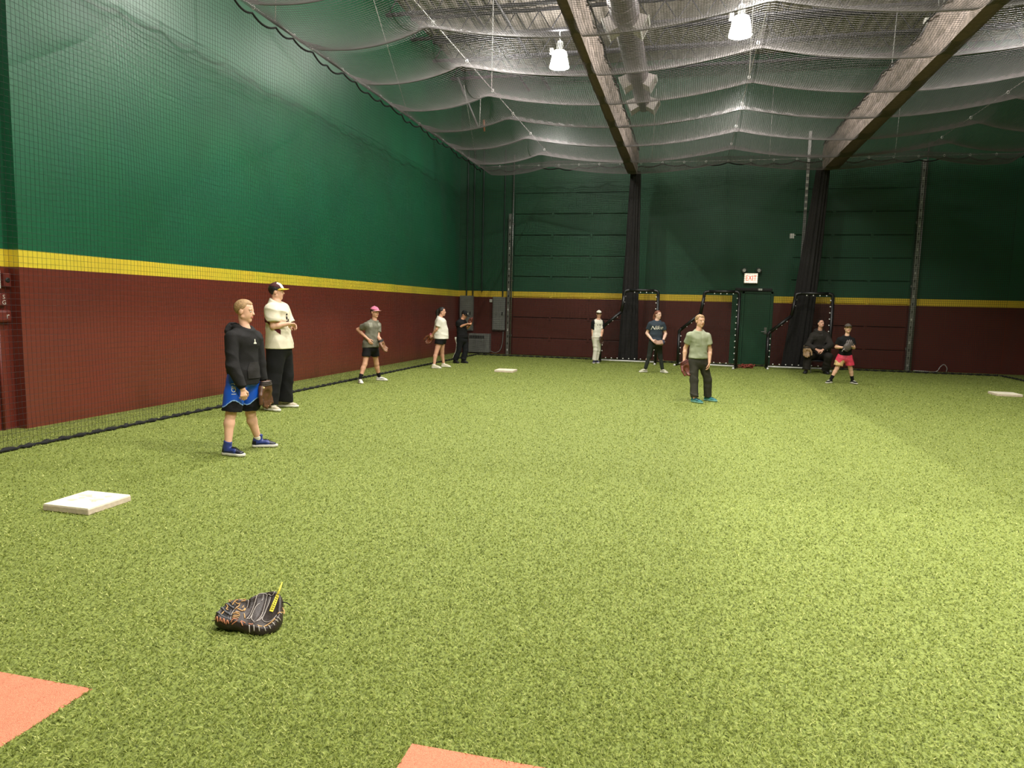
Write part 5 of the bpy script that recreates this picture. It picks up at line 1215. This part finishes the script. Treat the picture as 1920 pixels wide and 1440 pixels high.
for i in (0, 1): shoe(p, i, M_gs, C_sole, M_gs, C_black, False, C_white); sock(p, i, C_jet, 0.02, 0.07)
glove('tan fielding glove held at the waist of the girl in navy', p.J(1243, 642, -0.20), (-0.95*p.rs-p.v*0.15-np.array([0, 0, 0.15])), np.array([0, 0, 0.8])-p.v*0.6, -1, 0.25, (150, 118, 96), None, (210, 180, 140), (40, 40, 60))
dw = unit(p.wr[1]-p.el[1]); m = MB(); m.tube([p.wr[1]-dw*.04, p.wr[1]-dw*.012], .031*p.s, 12); tag(m.build('wristwatch', M_black, loc=p.wr[1]), 'black watch on the left wrist of the girl in navy', 'watch')

# --- boy in the sage green tee -------------------------------------------------
p = person(dict(label='boy in a sage green tee and dark grey trousers standing alone mid field', S=1.49, feet=[(1306, 755.5, 48), (1332, 752.5, 62)], at=16, ah=36,
    pelvis=(1309, 676), chest=(1310, 633), neck=(1310, 620), head=(1313, 602), hh=0.216, elbow=[(1285, 653, 0.04), (1331, 656, 0.06)], wrist=[(1282.5, 679, -0.04), (1330, 680, -0.03)],
    knee=[(1301, 713), (1327, 712)], hands=[None, dict(d=(0.0, 0.0, -1), n=(-1, 0.1, 0), t=-1, c=0.5)], skin=(222, 174, 146), browm=B_lt, res=0.009, hres=0.0045, hdres=0.0042, girth=0.98, shw=1.02))
hair(p, H_blond, 0.035, 0.32, -0.2, 0.05)
o = tee(p, cloth('sage_cloth', (150, 156, 130), 0.06), 672, 0.60, 0.024, 'shirt', lambda C: ((((C-p.ch)@p.r < -0.03*p.s) & (C[:, 2] > p.ch[2]-0.12) & ((C-p.ch)@p.fw > -0.02))).astype(int), 0.024, fold=0.008, mats2=[cloth('sage_panel', (166, 170, 146), 0.05)], wl=0.12)
M_dg = cloth('dark_grey_trousers', (58, 56, 48)); bottoms(p, M_dg, 'trousers', None, 0.022, 0.016, 0.008, 0.008)
M_te = mat('teal_shoe', (22, 104, 108), 0.45, 0.15, 20); M_te2 = mat('teal_panel', (30, 84, 92), 0.5)
for i in (0, 1): shoe(p, i, M_te2 if i == 0 else M_te, mat('grey_teal_sole', (112, 160, 150), 0.6), M_te, mat('mint_mark', (120, 200, 190), 0.5), False, C_black, 0.005)
glove('red brown fielding glove hanging from the right hand of the boy in green', p.J(1283, 681, -0.05), (0.62*p.rs-np.array([0, 0, 0.9])), -p.v*0.9+p.rs*0.25, 1, 0.265, (104, 52, 36), (84, 40, 28), (214, 176, 150), (90, 38, 28))

# --- seated man ------------------------------------------------------------------
p = person(dict(label='man in a dark hoodie sitting on a folding chair, looking up', S=1.76, feet=[(1510, 700.5, -10), (1549, 701.5, 25)], at=12, ah=42, hp=14,
    pelvis=(1535, 666, 0.46), chest=(1537, 632, 0.36), neck=(1537, 621, 0.34), head=(1539, 607, 0.30), hh=0.228, elbow=[(1515, 647, 0.24), (1557, 647, 0.24)], wrist=[(1530, 655, 0.02), (1543, 656, 0.02)],
    knee=[(1515, 668, -0.02), (1554, 669, -0.02)], hands=[dict(d=(0.8, -0.3, -0.4), n=(0.2, 0.5, -0.8), t=1, c=0.7), dict(d=(-0.8, -0.3, -0.3), n=(-0.2, 0.5, -0.8), t=1, c=0.7)], skin=(214, 164, 140), browm=B_dark, beard=True, res=0.011))
hair(p, H_black, 0.02, 0.36, -0.3, 0.08)
C_ch = cloth('charcoal_cloth', (48, 45, 42)); o = tee(p, C_ch, 667, loose=0.04, long=[1, 1], sl_r=0.024, name='hoodie', fold=0.010, res=0.010, wl=0.18)
grow('hood', hood(p), [p.nk-.1, p.nk+.1], .2, .009, C_ch, o); bottoms(p, cloth('dark_track_trousers', (40, 37, 33)), 'trousers', None, 0.034, 0.026, 0.010, 0.010, waist=0.20)
for i in (0, 1): shoe(p, i, M_bs, C_bsole, None, None)
seat = (p.hip[0]+p.hip[1])/2; sz = seat[2]-0.125*p.s; r, f = p.r, p.fw; c0 = np.array([seat[0], seat[1], 0])
ch_ = thing('folding_chair', 'dark folding chair with thin steel legs under the seated man', 'chair', tuple(c0))
K = lambda a, b, z: c0+r*a+f*b+np.array([0, 0, z])
m = MB(); m.add([K(a, b, sz+dz) for dz in (-.03, 0) for a, b in ((-.21, -.20), (.21, -.20), (.21, .22), (-.21, .22))], [(0, 3, 2, 1), (4, 5, 6, 7), (0, 1, 5, 4), (1, 2, 6, 5), (2, 3, 7, 6), (3, 0, 4, 7)]); m.build('seat', mat('chair_vinyl', (34, 36, 46), 0.35), ch_)
for a in (-.21, .21):
    MB().tube([K(a, .20, 0.0), K(a, .05, sz-.03), K(a, -.22, sz+.34)], .013, 8).build('leg', M_steel, ch_, True); MB().tube([K(a, -.24, 0.0), K(a, .16, sz-.03)], .013, 8).build('leg', M_steel, ch_, True)
m = MB(); m.add([K(a, b, z) for b in (-.235, -.215) for a, z in ((-.20, sz+.18), (.20, sz+.18), (.20, sz+.36), (-.20, sz+.36))], [(0, 3, 2, 1), (4, 5, 6, 7), (0, 1, 5, 4), (1, 2, 6, 5), (2, 3, 7, 6), (3, 0, 4, 7)]); m.build('backrest', MATS['chair_vinyl'], ch_)
glove('worn tan glove with loose laces hung on the right knee of the seated man', p.J(1513, 653, -0.10), (0.05*p.rs-p.v*0.25-np.array([0, 0, 1.0])), -p.v*0.9-np.array([0, 0, .2]), -1, 0.28, (140, 112, 76), (72, 58, 42), (206, 176, 128), (60, 50, 40), 0.5)

# --- boy in red shorts ------------------------------------------------------------
p = person(dict(label='boy in a black tee and pink red shorts holding a glove to his chest', S=1.38, feet=[(1554, 718.8, -32), (1601, 720, 38)], at=8, ah=14, hp=8,
    pelvis=(1584, 669), chest=(1586, 639), neck=(1588, 629.5), head=(1590, 616), hh=0.205, elbow=[(1568, 651, 0.0), (1601, 652, 0.0)], wrist=[(1584, 652, -0.20), (1596, 649, -0.20)],
    knee=[(1569, 691), (1595, 692)], hands=[None, dict(d=(-0.7, -0.3, 0.35), n=(-0.3, 0.9, 0), t=1, c=0.5)], skin=(222, 176, 148), browm=B_mid, res=0.010, girth=0.95))
hair(p, H_brown, 0.025, 0.22, -0.22, 0.0); cap(p, mat('grey_brown_cap', (74, 66, 58), 0.8, 0.15, 20), mat('grey_brown_brim', (84, 76, 66), 0.8)); tee(p, C_jet, 666, 0.64, 0.022, 'shirt', None, 0.022, fold=0.007)
def rule(C):
    a = (C-p.pe)@p.r; z = C[:, 2]-p.kn[0][2]; return ((a > 0.005) & (z < 0.17+0.03*np.sin(a*40)) & (((C-p.pe)@p.fw) > -0.06)).astype(int)
bottoms(p, mat('pink_red_satin', (212, 62, 88), 0.5, 0.2, 14), 'shorts', 685, 0.034, 0.022, 0.007, 0.008, rule=rule, mats2=[mat('tan_print', (206, 174, 120), 0.6, 0.35, 35)])
for i in (0, 1): shoe(p, i, M_bs, C_sole, None, C_white, False, C_white); sock(p, i, C_jet, 0.02, 0.15)
glove('black and white fielding glove held to the chest of the boy in red shorts', p.J(1586, 655, -0.23), (0.45*p.rs+np.array([0, 0, 0.85])), p.v*0.6-p.rs*0.3, -1, 0.25, (88, 80, 76), (40, 38, 38), (226, 222, 214), (70, 62, 58))

# ================================================================== MITT lying on the turf
G0 = atz(470, 1183, 0.0); vv = unit([G0[0], G0[1], 0]); uu = np.array([vv[1], -vv[0], 0.0]); ta = math.radians(17)
ww = vv*math.cos(ta)+np.array([0, 0, math.sin(ta)]); nn = np.cross(uu, ww); O = G0+np.array([0, 0, 0.05])
def mp(x, y, lift=0.0):
    d = ray(380+x/10.667, 1080+y/10.667); t = ((O-CC)@nn)/(d@nn); return CC+d*t+nn*lift
def to2(P): q = P-O; return np.stack([q@uu, q@ww], 1)
OUT = cr([(238, 800), (262, 740), (400, 590), (560, 500), (720, 462), (880, 440), (960, 420), (1080, 370), (1220, 318), (1360, 312), (1500, 330), (1600, 400), (1620, 520), (1610, 660), (1600, 820), (1520, 960), (1400, 1060), (1230, 1110), (1060, 1110), (900, 1060), (780, 1000), (640, 965), (480, 955), (330, 905), (252, 865)], 3, True)
PO = to2(np.array([mp(*q) for q in OUT]))
def pd(Q):
    """signed distance to the mitt outline"""
    d = np.full(len(Q), 1e9); ins = np.zeros(len(Q), bool); n = len(PO)
    for i in range(n):
        a, b = PO[i], PO[(i+1) % n]; e = b-a; w = Q-a; t = np.clip(w@e/(e@e), 0, 1); r = w-t[:, None]*e; d = np.minimum(d, (r*r).sum(1))
        c = ((a[1] > Q[:, 1]) != (b[1] > Q[:, 1])); x = (b[0]-a[0])*(Q[:, 1]-a[1])/(b[1]-a[1]+1e-12)+a[0]; ins ^= c & (Q[:, 0] < x)
    d = np.sqrt(d); return np.where(ins, -d, d)
PC = to2(np.array([mp(1080, 690)]))[0]
STALL = [[(1090, 400), (1010, 560), (940, 680), (860, 770)], [(1290, 370), (1240, 520), (1180, 660), (1110, 780), (1040, 870)], [(1360, 400), (1330, 480), (1270, 580), (1205, 700), (1190, 790)], [(690, 580), (600, 680), (560, 780), (560, 890)], [(905, 430), (915, 490), (880, 565)]]
SG = [to2(np.array([mp(*q) for q in cr(np.array([(a, b) for a, b in s]), 5)])) for s in STALL]
def mitt(P):
    Q = to2(P); h = (P-O)@nn; d = pd(Q); i = np.clip(-d, 0, 1)
    rr_ = np.hypot((Q[:, 0]-PC[0])/0.085, (Q[:, 1]-PC[1])/0.075)
    T = 0.014*np.exp(-((i-0.016)/0.013)**2)-0.028*np.exp(-rr_**2)+0.004*np.sin(Q[:, 0]*70)
    for s in SG:
        g = np.full(len(Q), 9.0)
        for a, b in zip(s[:-1], s[1:]):
            e = b-a; w = Q-a; t = np.clip(w@e/(e@e), 0, 1); g = np.minimum(g, np.linalg.norm(w-t[:, None]*e, axis=1))
        T = T-0.009*np.exp(-(g/0.005)**2)
    mid = (T-0.05)/2; hh_ = (T+0.05)/2
    body = np.hypot(np.maximum(d+0.022, 0), np.maximum(np.abs(h-mid)-(hh_-0.022), 0))-0.022+np.minimum(np.maximum(d+0.022, np.abs(h-mid)-(hh_-0.022)), 0)
    return np.maximum(body*0.8, 0.004-P[:, 2])
MITT = thing('baseball_mitt', 'dark brown laced mitt with yellow label lying open on the near turf', 'glove', (G0[0], G0[1], 0))
M_mit = mat('mitt_leather', (46, 36, 32), 0.5, 0.25, 40, 0.25, 160); M_pip = mat('mitt_piping', (176, 168, 160), 0.5); M_tan = mat('mitt_tan_lace', (194, 152, 94), 0.6, 0.15, 60); M_ora = mat('mitt_orange_lace', (186, 122, 88), 0.6, 0.15, 60)
grow('palm', mitt, [mp(*q) for q in OUT], 0.09, 0.0042, M_mit, MITT)
def onm(pts, lift=0.003, k=5): return march(mitt, np.array([mp(x, y, 0.0)+nn*0.08 for x, y in cr(np.array(pts, float), k)]), -nn, 40)+nn*lift
def seg(name, lst, r, m, lab=None, lift=0.002):
    b = MB()
    for s in lst: b.tube(onm(s, lift), r, 6)
    o = b.build(name, m, MITT, True)
    if lab: o['label'] = lab
seg('piping', [[(1090, 400), (1010, 560), (940, 680), (860, 770)], [(860, 770), (930, 785), (975, 720), (1020, 630), (1070, 560), (1140, 510)], [(1215, 385), (1205, 430), (1180, 468)], [(1290, 370), (1240, 520), (1180, 660), (1110, 780), (1040, 870)],
    [(990, 690), (975, 780), (1000, 850), (1050, 875), (1120, 850), (1160, 790), (1185, 715)], [(1360, 400), (1330, 480), (1270, 580), (1205, 710), (1190, 800), (1230, 870), (1300, 895), (1400, 870), (1480, 800)], [(905, 435), (918, 490), (880, 565)], [(690, 580), (605, 680), (562, 780), (562, 880)], [(1070, 402), (1230, 372), (1320, 380), (1400, 400), (1440, 360), (1420, 325)]], 0.0018, M_pip, 'pale grey piping')
seg('rim_lacing', [[(930, 1015), (938, 1075)], [(1020, 1040), (1030, 1095)], [(1115, 1055), (1135, 1105)], [(1215, 1045), (1262, 1090)], [(1310, 1025), (1358, 1060)], [(1390, 985), (1440, 1010)], [(1450, 940), (1510, 935)], [(1480, 880), (1560, 880)], [(1500, 780), (1580, 760)]], 0.0027, M_pip, 'pale rim lacing')
seg('tan_lacing', [[(1100, 990), (1140, 1010), (1190, 1000)], [(1225, 1000), (1330, 945), (1450, 880)], [(1500, 790), (1560, 750), (1600, 690)], [(530, 505), (552, 560)], [(590, 590), (650, 540), (710, 520)], [(730, 480), (800, 470), (860, 490)], [(770, 520), (860, 500)], [(690, 640), (790, 650), (850, 590)], [(650, 712), (740, 700)], [(600, 792), (740, 772)], [(830, 690), (842, 770)], [(470, 600), (500, 625), (470, 660), (510, 665)], [(435, 700), (375, 775)], [(1600, 600), (1630, 660), (1625, 720)]], 0.0028, M_tan, 'tan lacing')
seg('orange_lacing', [[(255, 860), (290, 850), (300, 890)], [(335, 895), (350, 870), (375, 905)], [(400, 915), (420, 885), (440, 930)], [(465, 940), (490, 915), (520, 945)], [(565, 940), (620, 905), (700, 885)], [(580, 955), (690, 935)], [(770, 880), (820, 920), (850, 965)], [(760, 940), (800, 985)], [(920, 940), (960, 965), (1005, 955)], [(620, 900), (640, 850)]], 0.0029, M_ora, 'orange lacing')
for s in ([(460, 585), (540, 605), (620, 640)], [(370, 672), (460, 712), (560, 765)], [(285, 775), (400, 825), (545, 875)]):
    MB().tube(onm(s, 0.002), 0.0055, 6).build('web_bar', mat('web_grey', (74, 74, 76), 0.45, 0.2, 30), MITT, True)
for qd in ([(440, 600), (600, 660), (560, 735), (400, 655)], [(355, 700), (550, 790), (540, 850), (300, 755)], [(480, 545), (640, 585), (660, 610), (490, 575)]):  # black patches laid on the leather, painting in shade of the web openings
    wv_, wf_ = densify([mp(x, y, .08) for x, y in qd], [(0, 1, 2, 3)], 0.02); MB().add(march(mitt, np.array(wv_), -nn, 40)+nn*0.0015, wf_).build('web_opening_shade', mat('web_shade_black', (14, 12, 12), 0.8), MITT)
seg('fine_lacing', [[(740, 560), (700, 610), (640, 640)], [(820, 560), (790, 600)], [(600, 745), (680, 735), (745, 740)], [(590, 830), (650, 815), (720, 820)], [(640, 545), (700, 560), (760, 540)], [(560, 480), (610, 500)], [(860, 600), (830, 640)]], 0.0024, M_tan)
lv, lf = densify([mp(x, y, .08) for x, y in ((1470, 405), (1530, 440), (1405, 700), (1330, 650))], [(0, 1, 2, 3)], 0.02)
Ql = march(mitt, np.array(lv), -nn, 40)+nn*0.004; lb = MB().add(Ql, lf).build('label_strip', mat('mitt_yellow', (222, 206, 70), 0.5, 0.06), MITT); lb['label'] = 'yellow label strip'
for k in range(7):
    t = 0.10+k*0.125; cx, cy = 1500-130*t, 420+255*t; w = 16 if k < 4 else 26
    MB().tube(onm([(cx-w, cy-8), (cx, cy+2), (cx+w*0.8, cy+12)], 0.005, 3), 0.0014, 4).build('label_mark', C_black, lb)
MB().tube(np.array([mp(1495, 410, .012), mp(1540, 330, .02), mp(1590, 235, .035)]), [0.006, 0.005, 0.003], 6).build('yellow_tab', MATS['mitt_yellow'], MITT, True)
MB().tube(np.array([mp(1590, 520, .0), mp(1680, 545, .004), mp(1765, 580, -.006)]), 0.0025, 5).build('loose_string', M_rope, MITT, True)
MB().tube(np.array([mp(250, 850, -.01), mp(215, 852, -.012), mp(178, 850, -.014)]), 0.002, 5).build('loose_string', M_rope, MITT, True)
